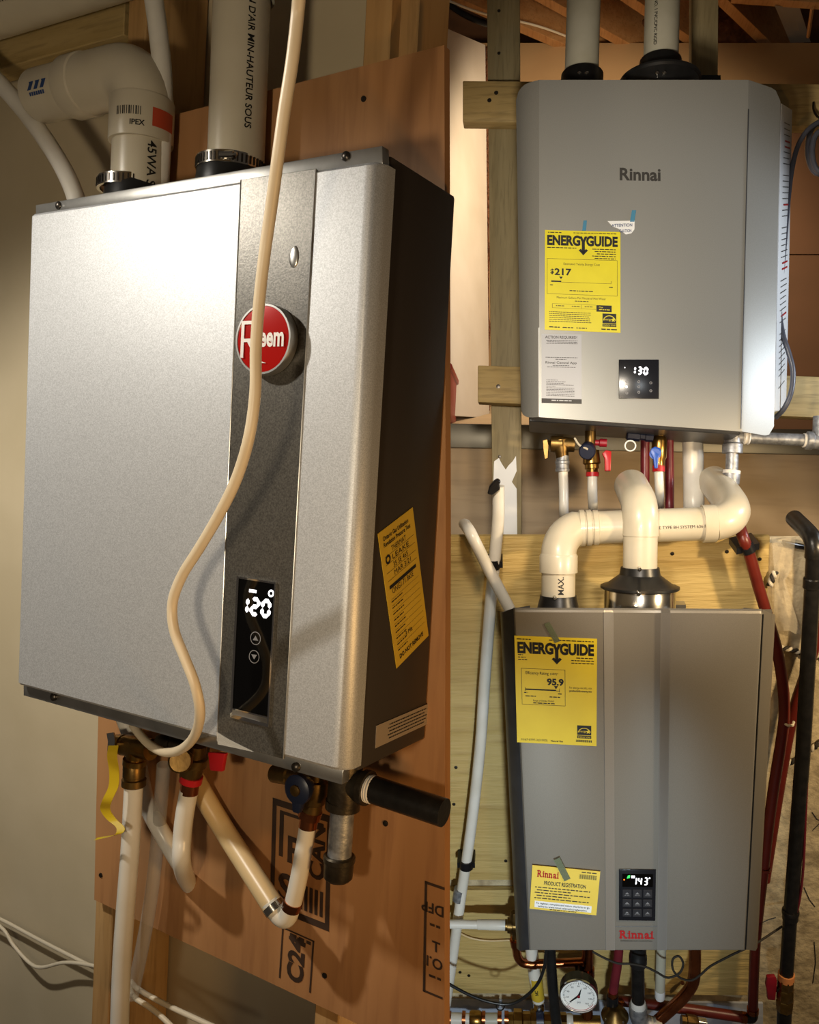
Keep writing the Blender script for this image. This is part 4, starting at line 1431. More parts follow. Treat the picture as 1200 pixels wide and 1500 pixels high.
# torn sticker and scraps of tape
m = M().prism([P.at(x, y, y=-0.0006) for x, y in ((890, 324), (930, 323.5), (929.5, 336), (925, 342), (917, 343.5), (906, 335), (898, 332))], (0, -0.0008, 0))
lab = part(uh, 'torn_sticker', m, 'label_white', 'torn white sticker')
m = M()
f2 = P.frame((896, 327), (928, 326), (896, 343), y=-0.0016)
f2.text(m, 'ATTENTION', 0.0, 0.34, 0.26, 0, w=0.95, bold=0.02); f2.text(m, 'CAUTION', 0.36, 0.86, 0.26, 0, w=0.55, bold=0.02)
part(lab, 'sticker_print', m, 'ink_blue', kind='stuff')
for q in (((923, 325), (926, 308), (932, 308), (929.5, 325)), ((853, 338), (855, 323), (860, 323), (858.5, 338))):
    part(uh, 'tape_scrap', M().prism([P.at(x, y, y=-0.0012) for x, y in q], (0, -0.0003, 0)), 'tape_blue', 'strip of pale blue tape')
# control display
ed = P.frame((906.5, 527), (965, 527), (906.5, 584), y=-0.0004)
m = M(); ed.slab(m, 0.0030); m.bevel(0.0008, 2)
dis = part(uh, 'display', m, 'panel_dark', 'dark control display')
m = M()
fd = P.frame((928, 536), (950, 537.5), (927, 548.5), y=-0.0037)
for ch, x_, w_ in (('1', -0.16, 0.36), ('3', 0.28, 0.34), ('0', 0.68, 0.34)):
    m = M(); fd.digit(m, ch, x_, 0, w_, 1, 0.13, 0)
    part(dis, 'lit_digit', m, 'lit', 'lit white figure')
m = M()
ed.ring(m, 0.19, 0.70, 0.030, 0.001, 0.0034)
ed.ring(m, 0.15, 0.21, 0.014, 0.001, 0.0034)
part(dis, 'lit_dots', m, 'lit', kind='stuff')
m = M()
for s_, t_ in ((0.2, 0.57), (0.5, 0.57), (0.8, 0.6), (0.2, 0.86), (0.5, 0.84), (0.5, 0.7), (0.8, 0.8)):
    ed.ring(m, s_, t_, 0.035, 0.020, 0.0032, 12)
part(dis, 'key_icons', m, 'icon_grey', kind='stuff')

# --- vents on top
yv = 0.11


def collar_vent(name, label, cx_, rp, pc, rc_, ytop, wide=None):
    p_ = P.at(cx_, 112, y=yv)
    t_ = thing(P, name, label, 'vent', p_)
    rpm, rcm = P.m(rp, p_), P.m(rc_, p_)
    z1 = P.at(cx_, ytop, y=yv - rcm * 0.8).z
    zt0 = T['tl'].z - 0.004 - p_.z
    if wide:
        rw = P.m(wide[0], p_)
        zw = P.at(cx_, wide[1], y=yv - rw * 0.8).z - 0.012
        part(t_, 'flange', M().lathe(V((p_.x, yv, p_.z)), ZUP, [(zt0, rw * 0.93), (zw - p_.z + 0.004, rw * 0.97), (zw - p_.z + 0.008, rw * 1.02), (zw - p_.z + 0.012, rw * 1.02), (zw - p_.z + 0.014, rcm)], 44), 'rubber')
        part(t_, 'collar', M().lathe(V((p_.x, yv, zw)), ZUP, [(0, rcm), (z1 - zw - 0.003, rcm * 0.99), (z1 - zw, rcm * 0.96), (z1 - zw, rpm)], 36), 'rubber')
    else:
        part(t_, 'collar', M().lathe(V((p_.x, yv, p_.z)), ZUP, [(zt0, rcm), (z1 - p_.z - 0.003, rcm), (z1 - p_.z, rcm * 0.96), (z1 - p_.z, rpm)], 36), 'rubber')
    ztop = P.at(pc, -400, y=yv).z
    xb = P.at(pc, 60, y=yv).x
    pp_ = part(t_, 'riser_pipe', M().tube([V((xb, yv, z1 - 0.01)), V((xb, yv, ztop))], rpm, 36), 'pvc_grey')
    for sx in ((0.0, 106), (0.35, 106)):
        q = P.at(cx_ - 4 + sx[0] * rc_, 106, y=yv - (rcm if not wide else P.m(wide[0], p_)))
        part(t_, 'collar_screw', M().lathe(q + V((0, 0.004, 0)), (0, -1, 0), [(0, 0.004), (0.004, 0.004), (0.006, 0.002)], 10), 'steel')
    return t_, pp_, xb, rpm


collar_vent('intake_vent', 'narrow vent pipe in a plain black collar on the upper heater', 853, 24.5, 853.5, 30.5, 95)
t, pp, xb, rpm = collar_vent('exhaust_vent', 'vent pipe in a wide stepped black collar on the upper heater', 967, 25, 969, 30.5, 75, (57, 94))
m = M()
cyl = Cyl(V((xb, yv, P.at(960, -60, y=yv).z)), (0, 0, -1), rpm, V((-0.62, -1, 0)))
cyl.text(m, 'MIN. TYPE BH GRIS 3 TIN NO. 1 PVC/CPVC RIGID', 0.0, 0.0, 0.0065, 0.0006, bold=0.02)
part(pp, 'pipe_print', m, 'ink', kind='stuff')
part(uh, 'gasket', M().prism([P.at(x, y, y=0.19) for x, y in ((1025, 110), (1056, 110), (1056, 118), (1025, 118))], (0, 0.03, 0)), 'rubber')

# --- valves under the upper heater
yv = 0.12
t = thing(P, 'relief_valve', 'dull brass relief valve with a side lever, leftmost under the upper heater', 'valve', A(820, 670))
t.matrix_world = P.mat @ Matrix.Translation(P.at(820, 670, y=yv)); BASE[t.name] = P.at(820, 670, y=yv)
A = lambda px, py, y=None: P.at(px, py, y=yv if y is None else y)
part(t, 'valve_body', cylp(A(805, 650), A(842, 652), 12, 20, [(0, 0.7), (0.06, 1), (0.5, 1.08), (0.55, 0.95), (1, 0.85)]), 'brass_dull')
part(t, 'outlet', cylp(A(821, 645), A(824, 672), 11, 20, [(0, 1.1), (0.5, 1.1), (0.7, 0.9), (1, 0.85)]), 'brass_dull')
part(t, 'test_lever', M().prism([A(x, y, yv - 0.02) for x, y in ((795, 645), (802, 643), (804, 652), (803, 671), (798, 673), (796, 660))], (0, 0.005, 0)).bevel(0.001, 1), 'brass_dull')
part(t, 'lever_arm', cylp(A(799, 648, yv - 0.012), A(808, 649), 4, 10), 'brass_dull')
part(t, 'threaded_nut', cylp(A(824, 668), A(824, 691), 10, 20, [(0, 0.95), (0.3, 0.95), (0.34, 1.05), (0.5, 1.05), (0.54, 0.95), (0.8, 0.95), (0.84, 1.05), (1, 1)]), 'galv')
solo(P, 'discharge_pipe', 'white pipe below the leftmost valve of the upper heater', 'pipe', pipe(P, [(825, 688), (826, 720), (826, 745), (827, 762, yv + 0.05), (828, 770, yv + 0.16), (829, 772, YK - 0.01)], 7, y=yv), 'pex_white')
t = thing(P, 'hot_valve', 'brass valve with a red lever under the upper heater', 'valve', A(865, 690))
part(t, 'inlet_pipe', cylp(A(865, 618), A(865, 652), 8), 'brass_dull')
part(t, 'valve_body', cylp(A(866, 660), A(868, 698), 13, 20, [(0, 0.9), (0.5, 1.0), (0.55, 0.8), (0.7, 0.8), (0.72, 0.65), (1, 0.65)]), 'brass')
part(t, 'drain_cap', cylp(A(862, 656), A(860, 662, yv - 0.035), 12, 20, [(0, 0.85), (0.6, 1), (0.92, 1), (1, 0.85)]), 'navy', 'dark blue drain cap')
part(t, 'side_stub', cylp(A(866, 648), A(889, 649), 5.5, 14, [(0, 0.8), (0.5, 0.8), (0.55, 1.1), (1, 1.1)]), 'crimson')
part(t, 'cap_strap', M().tube(smooth_path([A(842, 642, yv - 0.02), A(849, 652, yv - 0.03), A(861, 658, yv - 0.04)]), 0.0022, 8), 'cable_white')
part(t, 'handle', M().prism([A(x, y, yv - 0.015) for x, y in ((882, 664), (888, 659), (896, 661), (895, 690), (886, 690), (886, 672))], (0, 0.008, 0)).bevel(0.0018, 2), 'redp', 'red lever')
part(t, 'pink_ring', cylp(A(868, 692), A(868, 698), 9.5), 'redp', 'pinkish ring')
solo(P, 'water_pipe', 'white pipe below the red levered valve of the upper heater', 'pipe', pipe(P, [(868, 696), (868, 720), (869, 745, yv + 0.05), (870, 752, yv + 0.16), (870, 754, YK - 0.01)], 7, y=yv), 'pex_white')
t = thing(P, 'cold_valve', 'pale brass valve with a bright blue lever under the upper heater', 'valve', A(965, 690))
part(t, 'valve_body', cylp(A(967, 628), A(965, 684), 10.5, 20, [(0, 0.75), (0.2, 0.75), (0.24, 0.95), (0.34, 1.05), (0.75, 1.05), (0.82, 0.85), (1, 0.85)]), 'brass')
h = part(t, 'handle', cylp(A(961, 662), A(960, 665, yv - 0.035), 8.5, 18, [(0, 0.6), (0.6, 0.7), (0.62, 1), (1, 0.95)]), 'blue', 'bright blue handle')
part(h, 'lever', M().prism([A(x, y, yv - 0.036) for x, y in ((954, 657), (960, 654), (967, 656), (970, 662), (965, 670), (964, 686), (959, 686), (957, 670), (953, 664))], (0, 0.008, 0)).bevel(0.0018, 2), 'blue')
part(t, 'pink_ring', cylp(A(965, 682), A(965, 691), 9), 'redp', 'pinkish ring')
solo(P, 'water_pipe', 'white pipe below the blue levered valve of the upper heater', 'pipe', pipe(P, [(965, 689), (966, 715), (967, 740, yv + 0.05), (967, 748, yv + 0.16), (967, 750, YK - 0.01)], 6.5, y=yv), 'pex_white')
t = thing(P, 'drain_plug', 'dark blue drain block with a white ring tag under the upper heater', 'plug', A(937, 646))
part(t, 'plug_block', cylp(A(918, 636), A(957, 640), 9, 8, [(0, 0.8), (0.05, 1), (0.5, 1), (0.52, 0.75), (0.7, 0.75), (0.72, 0.9), (1, 0.9)]), 'navy')
c = A(923.5, 653, yv - 0.02); rr = P.m(7.6, c)
part(t, 'ring_tag', M().tube([c + V((rr * math.cos(k * math.pi / 10), 0, rr * math.sin(k * math.pi / 10))) for k in range(21)], 0.0016, 8), 'label_white', 'white ring tag')
solo(P, 'water_pipe', 'maroon pipe behind the drain block of the upper heater', 'pipe', pipe(P, [(945, 620), (945, 700), (944, 760), (944, 775, 0.42), (944, 778, YK - 0.01)], 6.5, y=yv + 0.06), 'pex_maroon')
solo(P, 'water_pipe', 'darker maroon pipe right of the blue levered valve of the upper heater', 'pipe', pipe(P, [(980, 625), (981, 700), (981, 760), (981, 775, 0.42), (981, 778, YK - 0.01)], 6.5, y=yv + 0.06), 'pex_maroon')
solo(P, 'condensate_pipe', 'thick white pipe behind the valves under the upper heater', 'pipe', pipe(P, [(1014, 622), (1016, 690), (1017, 765), (1017, 778, 0.50), (1017, 780, YK - 0.01)], 15, y=0.20), 'pex_white')

# --- galvanised gas line
t = thing(P, 'gas_tee', 'grey galvanised tee and capped drip leg under the right of the upper heater', 'fitting', A(1072, 700))
part(t, 'tee_body', cylp(A(1074, 626), A(1073, 664), 13, 22, [(0, 0.92), (0.6, 0.92), (0.66, 1.1), (1, 1.1)]), 'galv')
part(t, 'tee_branch', cylp(A(1074, 639), A(1089, 641), 9.5, 20), 'galv')
part(t, 'thread_wrap', cylp(A(1087, 640.5), A(1099, 641.5), 9.8, 16, [(0, 0.9), (0.3, 1.1), (0.6, 0.95), (0.8, 1.1), (1, 0.85)]), 'thread_tape', 'white thread tape')
part(t, 'drip_nipple', cylp(A(1073, 662), A(1072, 693), 9, 20), 'galv')
part(t, 'tape_ring', cylp(A(1072, 689), A(1071.5, 694), 12.5, 18), 'thread_tape', 'white thread tape')
part(t, 'drip_cap', cylp(A(1071.5, 692), A(1071, 711), 12, 20, [(0, 1), (0.2, 1.05), (0.9, 0.98), (1, 0.85)]), 'galv')
t = thing(P, 'gas_pipe', 'grey galvanised gas pipe running right below the upper heater', 'pipe', A(1140, 645))
part(t, 'pipe_barrel', cylp(A(1096, 641), A(1184, 645), 8.8, 22), 'galv')
part(t, 'union', cylp(A(1180, 645), A(1215, 648), 13, 24, [(0, 0.8), (0.06, 1.05), (0.28, 1.05), (0.32, 0.9), (1, 0.95)]), 'galv')
part(t, 'union_branch', cylp(A(1203, 646), A(1204, 610), 12, 22), 'galv')
part(t, 'tape_ring', cylp(A(1177, 645), A(1184, 645.5), 10.5, 18), 'thread_tape', 'white thread tape')

# --- power cable and hanging coil
t = solo(P, 'power_cable', 'grey power cable looping down the right side of the upper heater', 'cable',
         pipe(P, [(1230, 168, 0.20), (1205, 176, 0.20), (1184, 190, 0.19), (1169, 214, 0.185), (1160, 250, 0.18), (1154, 300, 0.17), (1149, 360, 0.15), (1144, 415, 0.13), (1142, 455, 0.115), (1147, 490, 0.11),
                  (1156, 518, 0.11), (1162, 545, 0.11), (1159, 575, 0.11), (1149, 598, 0.115), (1136, 612, 0.13)], 4, r=0.0052), 'cable_grey')
for k, (cx_, cy_, rx, rz) in enumerate(((1200, 218, 17, 37), (1203, 222, 13, 30))):
    pts = []
    for q in range(25):
        an = 2 * math.pi * q / 24
        pts.append(P.at(cx_ + rx * math.cos(an), cy_ + rz * math.sin(an), y=0.225 - 0.012 * k))
    solo(P, 'cable_coil', ('outer' if k == 0 else 'inner') + ' loop of grey cable hanging at the right edge from the timber rail', 'cable', M().tube(pts, 0.0058, 10), 'cable_grey')
solo(P, 'cable_hook', 'small dark hook on the upper rail holding the cable loops', 'hook', pipe(P, [(1192, 150, YF - 0.001), (1192, 160, YF - 0.012), (1197, 170, 0.225), (1206, 176, 0.215)], 2, r=0.0025), 'screw')

# ================================================================== LOWER PLACE: heater on pale plywood
P = LOWER
DD = 0.262
YW = DD
A = lambda px, py, y=None: P.at(px, py, y=yv if y is None else y)

# --- setting: concrete wall behind, plywood sheets fixed to it
m = M().prism([P.at(x, y, y=YW + 0.016) for x, y in ((200, 795), (1560, 795), (1560, 1900), (200, 1900))], (0, 0.04, 0))
struct(P, 'wall_right', m, 'concrete')
m = M().prism([P.at(x, y, y=YW + 0.010) for x, y in ((420, 1462), (1118, 1470), (1118, 1800), (420, 1800))], (0, 0.0055, 0))
struct(P, 'trim_1', m, 'parging')
m = M().prism([P.at(x, y, y=YW) for x, y in ((420, 786), (1128, 786), (1116, 1040), (1108, 1290), (420, 1288))], (0, 0.014, 0))
b1 = solo(P, 'plywood_board', 'upper pale plywood sheet behind the heater showing 143', 'board', m, 'ply_lower', 'pale plywood sheets')
m = M()
for px, py in ((985, 811), (1065, 808), (668, 1124), (741, 1261), (665, 1178), (1113, 819)):
    q = P.at(px, py, y=YW)
    h = M().lathe(q + V((0, 0.001, 0)), (0, -1, 0), [(0, 0.0042), (0.0018, 0.004), (0.0022, 0.0015)], 10)
    part(b1, 'board_screw', h, 'screw')
m = M().prism([P.at(x, y, y=YW) for x, y in ((420, 1304), (1104, 1304), (1095, 1458), (420, 1453))], (0, 0.014, 0))
b2 = solo(P, 'plywood_board', 'lower pale plywood strip with the pressure gauge in front of it', 'board', m, 'ply_lower', 'pale plywood sheets')
for px, py in ((674, 1424), (687, 1429)):
    q = P.at(px, py, y=YW)
    part(b2, 'board_screw', M().lathe(q + V((0, 0.001, 0)), (0, -1, 0), [(0, 0.004), (0.0018, 0.004), (0.0022, 0.0015)], 10), 'screw')

# --- the heater
fx = {}
TL, TR, BL, BR = (752, 893), (1118, 895), (775, 1394), (1092, 1394)


def col(top_px, bot_px, y):
    """Vertical fold of the cover, top and bottom, from the photograph."""
    f = lambda px, y0, y1: y0 + (y1 - y0) * (px - TL[0]) / (TR[0] - TL[0])
    ty = f(top_px, TL[1], TR[1])
    fb_ = BL[1] + (BR[1] - BL[1]) * (bot_px - BL[0]) / (BR[0] - BL[0])
    return P.at(top_px, ty, y=y), P.at(bot_px, fb_, y=y)


folds = [(752, 775, 0.020), (752.5, 775.5, 0.004), (754.5, 777.5, 0.0008), (758, 780, 0.0), (884.5, 888, 0.0), (886.5, 889.5, 0.0012), (897, 899, 0.012), (899, 901, 0.013),
         (968, 963, 0.013), (970, 965, 0.012), (980.5, 975, 0.0012), (982.5, 977, 0.0), (1112, 1087, 0.0), (1115.5, 1089.5, 0.0008), (1117.5, 1091.5, 0.004), (1118, 1092, 0.020)]
rings = []
cols = [col(*q) for q in folds]
soft = 0.004
for f in (0, 1, 2, 3, 4, 5):
    ring = []
    for (tp, bt), (_, _, yy_) in zip(cols, folds):
        up = (tp - bt).normalized()
        if f == 0: q = tp + V((0, soft * 2.2, 0))
        elif f == 1: q = tp - up * soft * 0.3 + V((0, soft * 0.7, 0))
        elif f == 2: q = tp - up * soft * 1.2
        elif f == 3: q = bt + up * soft * 1.2
        elif f == 4: q = bt + up * soft * 0.3 + V((0, soft * 0.7, 0))
        else: q = bt + V((0, soft * 2.2, 0))
        ring.append(q)
    rings.append(ring)
cover = M().loft(rings, cap=False, closed=False)
# close the back
lh = thing(P, 'water_heater', 'silver grey wall heater with three fluted bands, dark cheeks and 143 display', 'water heater', V((cols[0][1].x + 0.2, DD, cols[0][1].z)))
part(lh, 'front_cover', cover, 'grey_coat', ang=30)
for k, nm in ((4, 'fold_strip'), (8, 'fold_strip')):
    pts = []
    ring = []
    for q in range(k, k + 4):
        ring.append([cols[q][0] + V((0, -0.0006, 0)) - (cols[q][0] - cols[q][1]).normalized() * 0.004, cols[q][1] + V((0, -0.0006, 0)) + (cols[q][0] - cols[q][1]).normalized() * 0.004])
    m = M()
    m.add([p for pr in ring for p in pr], [(2 * i, 2 * i + 1, 2 * i + 3, 2 * i + 2) for i in range(3)])
    part(lh, nm, m, 'grey_lit', 'slanted edge of the recessed centre band, painted paler as lit')  # paler overlay puts the light on the folds into the colour
# dark cheeks at both sides: slanted walls from the cover back to the case
yo = 0.05


def cheek(f_t, f_b, o_t, o_b, y_t, y_b, matname, lab):
    sgn = 1 if o_t[0] > f_t[0] else -1
    a, b = P.at(*f_t, y=0.006), P.at(*f_b, y=0.006)
    c, d = P.at(*o_t, y=yo), P.at(*o_b, y=yo)
    c2, d2 = V((c.x, DD, P.at(o_t[0], o_t[1] + 3, y=DD).z)), V((d.x, DD, d.z))
    b, d, d2 = b + V((0, 0, 0.003)), d, d2
    mid_a, mid_b = a.lerp(c, 0.6) + V((sgn * 0.004, -0.006, 0)), b.lerp(d, 0.6) + V((sgn * 0.004, -0.006, 0))
    inx = V((-sgn * 0.03, 0, 0))
    top = [a, mid_a, c, c2, c2 + inx, a + inx + V((0, 0.01, 0))]
    bot = [b, mid_b, d, d2, d2 + inx, b + inx + V((0, 0.01, 0))]
    return part(lh, 'cheek', M().loft([top, bot]), matname, lab)


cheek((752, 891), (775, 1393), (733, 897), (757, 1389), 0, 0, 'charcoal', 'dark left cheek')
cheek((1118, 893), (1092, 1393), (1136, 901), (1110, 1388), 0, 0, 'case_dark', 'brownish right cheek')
part(lh, 'seam', M().tube([P.at(1117.8, 900, y=0.0035), P.at(1092.2, 1390, y=0.0035)], 0.0016, 6), 'rubber', 'dark seam beside the right cheek')
c0, c1 = P.at(745, 896, y=yo), P.at(1124, 896, y=yo)
d0, d1 = P.at(768, 1384, y=0.02), P.at(1100, 1384, y=0.02)
case = M().loft([[V((c0.x, 0.022, P.at(935, 897, y=0.022).z)), V((c1.x, 0.022, P.at(935, 897, y=0.022).z)), P.at(1124, 901, y=DD - 0.0005), P.at(745, 899, y=DD - 0.0005)],
                 [V((d0.x, 0.022, d0.z)), V((d1.x, 0.022, d0.z)), V((d1.x, DD - 0.0005, d0.z)), V((d0.x, DD - 0.0005, d0.z))]])
part(lh, 'case', case, 'case_dark')
part(lh, 'gasket', M().prism([P.at(x, y, y=0.2) for x, y in ((990, 886), (1005, 886), (1005, 897), (990, 897))], (0, 0.02, 0)), 'zinc')
# energy label
el = P.frame((753.6, 931), (874.7, 935.7), (757.6, 1087), y=-0.0005)
m = M(); el.slab(m, 0.0006)
lab = part(lh, 'energy_label', m, 'yellow_deep', 'yellow energy label')
m = M(); mw = M(); e = 0.0009
energy_head(el, m, 0.058, 0.150, e, 0.035, 0.965, 0.095)
el.lines(m, 0.03, 0.022, 0.2, 0.012, e, rng, 1); el.lines(m, 0.42, 0.022, 0.96, 0.012, e, rng, 1)
for k in range(3):
    el.lines(m, 0.04, 0.165 + k * 0.022, 0.10 + 0.03 * k, 0.011, e, rng, 1)
    el.lines(m, 0.75 - 0.06 * (k > 0), 0.175 + k * 0.024, 0.965, 0.012, e, rng, 1)
for q in ((0.075, 0.292, 0.615, 0.295), (0.075, 0.292, 0.079, 0.63), (0.611, 0.292, 0.615, 0.63), (0.075, 0.627, 0.615, 0.63)):
    el.quad(m, *q, e)
el.text(m, 'Efficiency Rating', 0.13, 0.345, 0.027, e, w=0.28)
el.text(m, '(UEF)*', 0.43, 0.343, 0.018, e, w=0.10)
el.text(m, '95.9', 0.39, 0.437, 0.056, e, w=0.205, bold=0.04)
el.poly(m, [(0.475, 0.445), (0.525, 0.445), (0.50, 0.475)], e)
el.quad(m, 0.12, 0.480, 0.50, 0.492, e); el.quad(m, 0.12, 0.489, 0.545, 0.4925, e)
el.quad(m, 0.118, 0.468, 0.124, 0.503, e); el.quad(m, 0.541, 0.468, 0.546, 0.503, e)
el.lines(m, 0.105, 0.513, 0.15, 0.013, e, rng, 1); el.lines(m, 0.525, 0.513, 0.57, 0.013, e, rng, 1)
el.lines(m, 0.12, 0.545, 0.25, 0.012, e, rng, 1); el.lines(m, 0.42, 0.545, 0.55, 0.012, e, rng, 1)
el.text(m, 'Range of Similar Models', 0.215, 0.597, 0.016, e, w=0.26); el.lines(m, 0.215, 0.608, 0.49, 0.012, e, rng, 1)
el.text(m, 'For energy cost info, visit', 0.665, 0.462, 0.018, e, w=0.275)
el.text(m, 'productinfo.energy.gov', 0.665, 0.492, 0.018, e, w=0.275, bold=0.02)
star_mark(el.sub(0.76, 0.806, 0.935, 0.93), m, mw, e)
for k in range(16):
    x = 0.745 + k * 0.0125
    el.quad(m, x, 0.945, x + 0.006 + 0.003 * (k % 2), 0.967, e)
el.text(m, 'H167-0797-3(01000)', 0.055, 0.977, 0.020, e, w=0.33); el.text(m, 'Natural Gas', 0.43, 0.977, 0.016, e, w=0.15, bold=0.02)
part(lab, 'label_print', m, 'ink', kind='stuff'); part(lab, 'label_reverse_print', mw, 'yellow_deep', kind='stuff')
# registration card
ec = P.frame((780, 1267), (879.5, 1276.5), (776, 1330.7), y=-0.004)
m = M(); ec.slab(m, 0.0007)
card = part(lh, 'registration_card', m, 'yellow_card', 'yellow registration card taped to the cover')


def serif_word(fr, m, s, x, y, h, e, w):
    """Bold letters with slab feet added to their stems."""
    cells, tot = [], 0.0
    for ch in s:
        vs, fs = glyphs(ch, 0.03)
        x0, x1 = min(p[0] for p in vs), max(p[0] for p in vs)
        cells.append((ch, vs, fs, x0, x1, tot))
        tot += (x1 - x0) + 0.13
    tot -= 0.13
    ku, kv = w / tot, h / CAP
    xh = max(p[1] for p in glyphs('n', 0.03)[0])
    sv = 0.085
    for ch, vs, fs, x0, x1, off in cells:
        m.add([fr.pt(x + (p[0] - x0 + off) * ku, y - p[1] * kv, e) for p in vs], fs)

        def slab(cx_, lo, ww=0.125):
            fr.quad(m, x + (off + cx_ - ww) * ku, y - (lo + sv) * kv, x + (off + cx_ + ww) * ku, y - lo * kv, e + 0.0001)
        wd_ = x1 - x0
        if ch == 'R':
            slab(0.07, 0); slab(wd_ - 0.06, 0, 0.11); slab(0.03, CAP - sv, 0.10)
        elif ch == 'i':
            slab(wd_ / 2, 0); slab(wd_ / 2 - 0.06, xh - sv, 0.10)
        elif ch == 'n':
            slab(0.07, 0); slab(wd_ - 0.07, 0); slab(0.02, xh - sv, 0.09)
        elif ch == 'a':
            slab(wd_ - 0.02, 0, 0.09)


m = M()
serif_word(ec, m, 'Rinnai', 0.085, 0.245, 0.145, 0.001, 0.31)
part(card, 'card_logo', m, 'ink_red', 'red serif lettering', kind='stuff')
m = M()
ec.text(m, 'PRODUCT REGISTRATION', 0.19, 0.415, 0.085, 0.001, w=0.62, bold=0.02)
for k in range(24):
    x = 0.70 + k * 0.0108
    ec.quad(m, x, 0.10, x + (0.004, 0.007, 0.005)[k % 3], 0.20, 0.001)
ec.lines(m, 0.73, 0.04, 0.95, 0.03, 0.001, rng, 1)
for k in range(5):
    ec.lines(m, 0.06 + 0.03 * (k % 2), 0.47 + k * 0.062, 0.88 if k % 2 == 0 else 0.6, 0.03, 0.001, rng, 1)
ec.text(m, 'To register, complete and return this form or go', 0.09, 0.865, 0.042, 0.0013, w=0.80, bold=0.01)
ec.text(m, 'online to www.rinnai.us/productregistration.', 0.12, 0.935, 0.042, 0.0013, w=0.74, bold=0.01)
ec.lines(m, 0.30, 0.965, 0.7, 0.02, 0.001, rng, 1)
part(card, 'card_print', m, 'ink_soft', kind='stuff')
m = M(); ec.slab(m, 0.0003, 0.07, 0.80, 0.92, 0.95, back=0.0007)
part(card, 'white_panel', m, 'label_white')
for q, yy_ in ((((797, 914), (805, 911), (821, 939), (813, 942)), -0.0014), (((811, 1260), (820, 1256), (836, 1287), (827, 1291)), -0.0055)):
    part(lh, 'tape_strip', M().prism([P.at(x, y, y=yy_) for x, y in q], (0, -0.0003, 0)), 'tape_green', 'see-through green tape')
# control display in the recessed band
yb_ = 0.0126
ed = P.frame((906.7, 1272.5), (961, 1273), (906.7, 1347), y=yb_)
m = M(); ed.slab(m, 0.0025); m.bevel(0.0008, 2)
dis = part(lh, 'display', m, 'panel_dark', 'dark control display')
m = M(); ed.slab(m, 0.0004, 0.09, 0.08, 0.92, 0.33, back=0.0025)
part(dis, 'display_glass', m, 'gloss_black')
fd = P.frame((931.5, 1285), (950, 1285.5), (930.5, 1296.5), y=yb_ - 0.0034)
for k, (ch, x_, w_) in enumerate((('1', -0.22, 0.34), ('4', 0.20, 0.33), ('3', 0.66, 0.33))):
    m = M(); fd.digit(m, ch, x_, 0, w_, 1, 0.11, 0)
    part(dis, 'lit_digit', m, 'lit', 'lit white figure')
m = M(); fd.ring(m, 1.10, 0.08, 0.07, 0.03, 0)
part(dis, 'degree_sign', m, 'lit')
m = M(); ed.poly(m, [(0.21, 0.16), (0.24, 0.11), (0.30, 0.10), (0.29, 0.155), (0.22, 0.165)], 0.0034)
part(dis, 'green_icon', m, 'lit_green', 'lit green leaf icon')
m = M(); ed.quad(m, 0.33, 0.11, 0.43, 0.155, 0.0034)
part(dis, 'white_icon', m, 'lit')
m = M(); ed.ring(m, 0.14, 0.19, 0.020, 0.001, 0.0034, 12)
part(dis, 'orange_icon', m, 'lit_orange', 'lit orange dot')
rk = random.Random(5)
for r_ in range(3):
    for c_ in range(3):
        m = M(); ed.slab(m, 0.0008, 0.10 + c_ * 0.28, 0.385 + r_ * 0.19, 0.34 + c_ * 0.28, 0.535 + r_ * 0.19, back=0.0025); m.bevel(0.0003, 1)
        ky = part(dis, 'key', m, 'key')
        m = M()
        s_, t_ = 0.22 + c_ * 0.28, 0.46 + r_ * 0.19
        ed.poly(m, [(s_ - 0.06, t_ + 0.01), (s_, t_ - 0.03), (s_ + 0.06, t_ + 0.01)], 0.0037)
        ed.lines(m, s_ - 0.07, t_ + 0.025, s_ + 0.07, 0.012, 0.0037, rk, 1)
        part(ky, 'key_icon', m, 'icon_grey', kind='stuff')
fn = P.frame((908.5, 1363), (958.7, 1363.6), (908.5, 1374.4), y=yb_ - 0.0002)
m = M(); serif_word(fn, m, 'Rinnai', 0, 1.0, 0.98, 0.0002, 0.96)
fn.ring(m, 0.985, 0.95, 0.018, 0.001, 0.0002, 10)
part(lh, 'nameplate', m, 'ink_red', 'red serif lettering on the cover', kind='stuff')
m = M(); fn.text(m, 'EXPERIENCE OUR INNOVATION', 0.02, 1.42, 0.19, 0.0002, w=0.92)
part(lh, 'nameplate_motto', m, 'ink_soft', kind='stuff')
m = M().tube([P.at(902, 1357, y=yb_), P.at(963, 1357, y=yb_)], 0.0006, 6)
part(lh, 'cover_groove', m, 'charcoal')

# --- vents on top: plumb, though the backboard leans
yv = 0.13
WZ = (P.mat.to_3x3().inverted() @ V((0, 0, 1))).normalized()
WX = V((1, 0, 0))
p0 = A(818, 860)
r0 = P.m(24.5, p0)
al = lambda p_, py: P.along(p_, WZ, py)
t = thing(P, 'intake_vent', 'white elbow vent in a black boot at the top left of the lower heater', 'vent', A(818, 895))
hb0, hb1 = al(p0, 897), al(p0, 872)
part(t, 'rubber_boot', M().lathe(p0, WZ, [(hb0 - 0.02, P.m(33, p0)), (hb0, P.m(32, p0)), (hb1 - 0.006, P.m(27, p0)), (hb1, P.m(26.5, p0)), (hb1, r0)], 36), 'rubber')
part(t, 'boot_screw', M().lathe(A(813, 876, yv - P.m(28, p0)), (0, -1, 0), [(-0.006, 0.004), (0.002, 0.004), (0.004, 0.002)], 10), 'steel')
h1, h2 = al(p0, 838), al(p0, 814)
rp_ = part(t, 'riser_pipe', M().tube([p0 + WZ * (hb1 - 0.02), p0 + WZ * (h1 + 0.01)], r0, 36), 'pvc')
m = M()
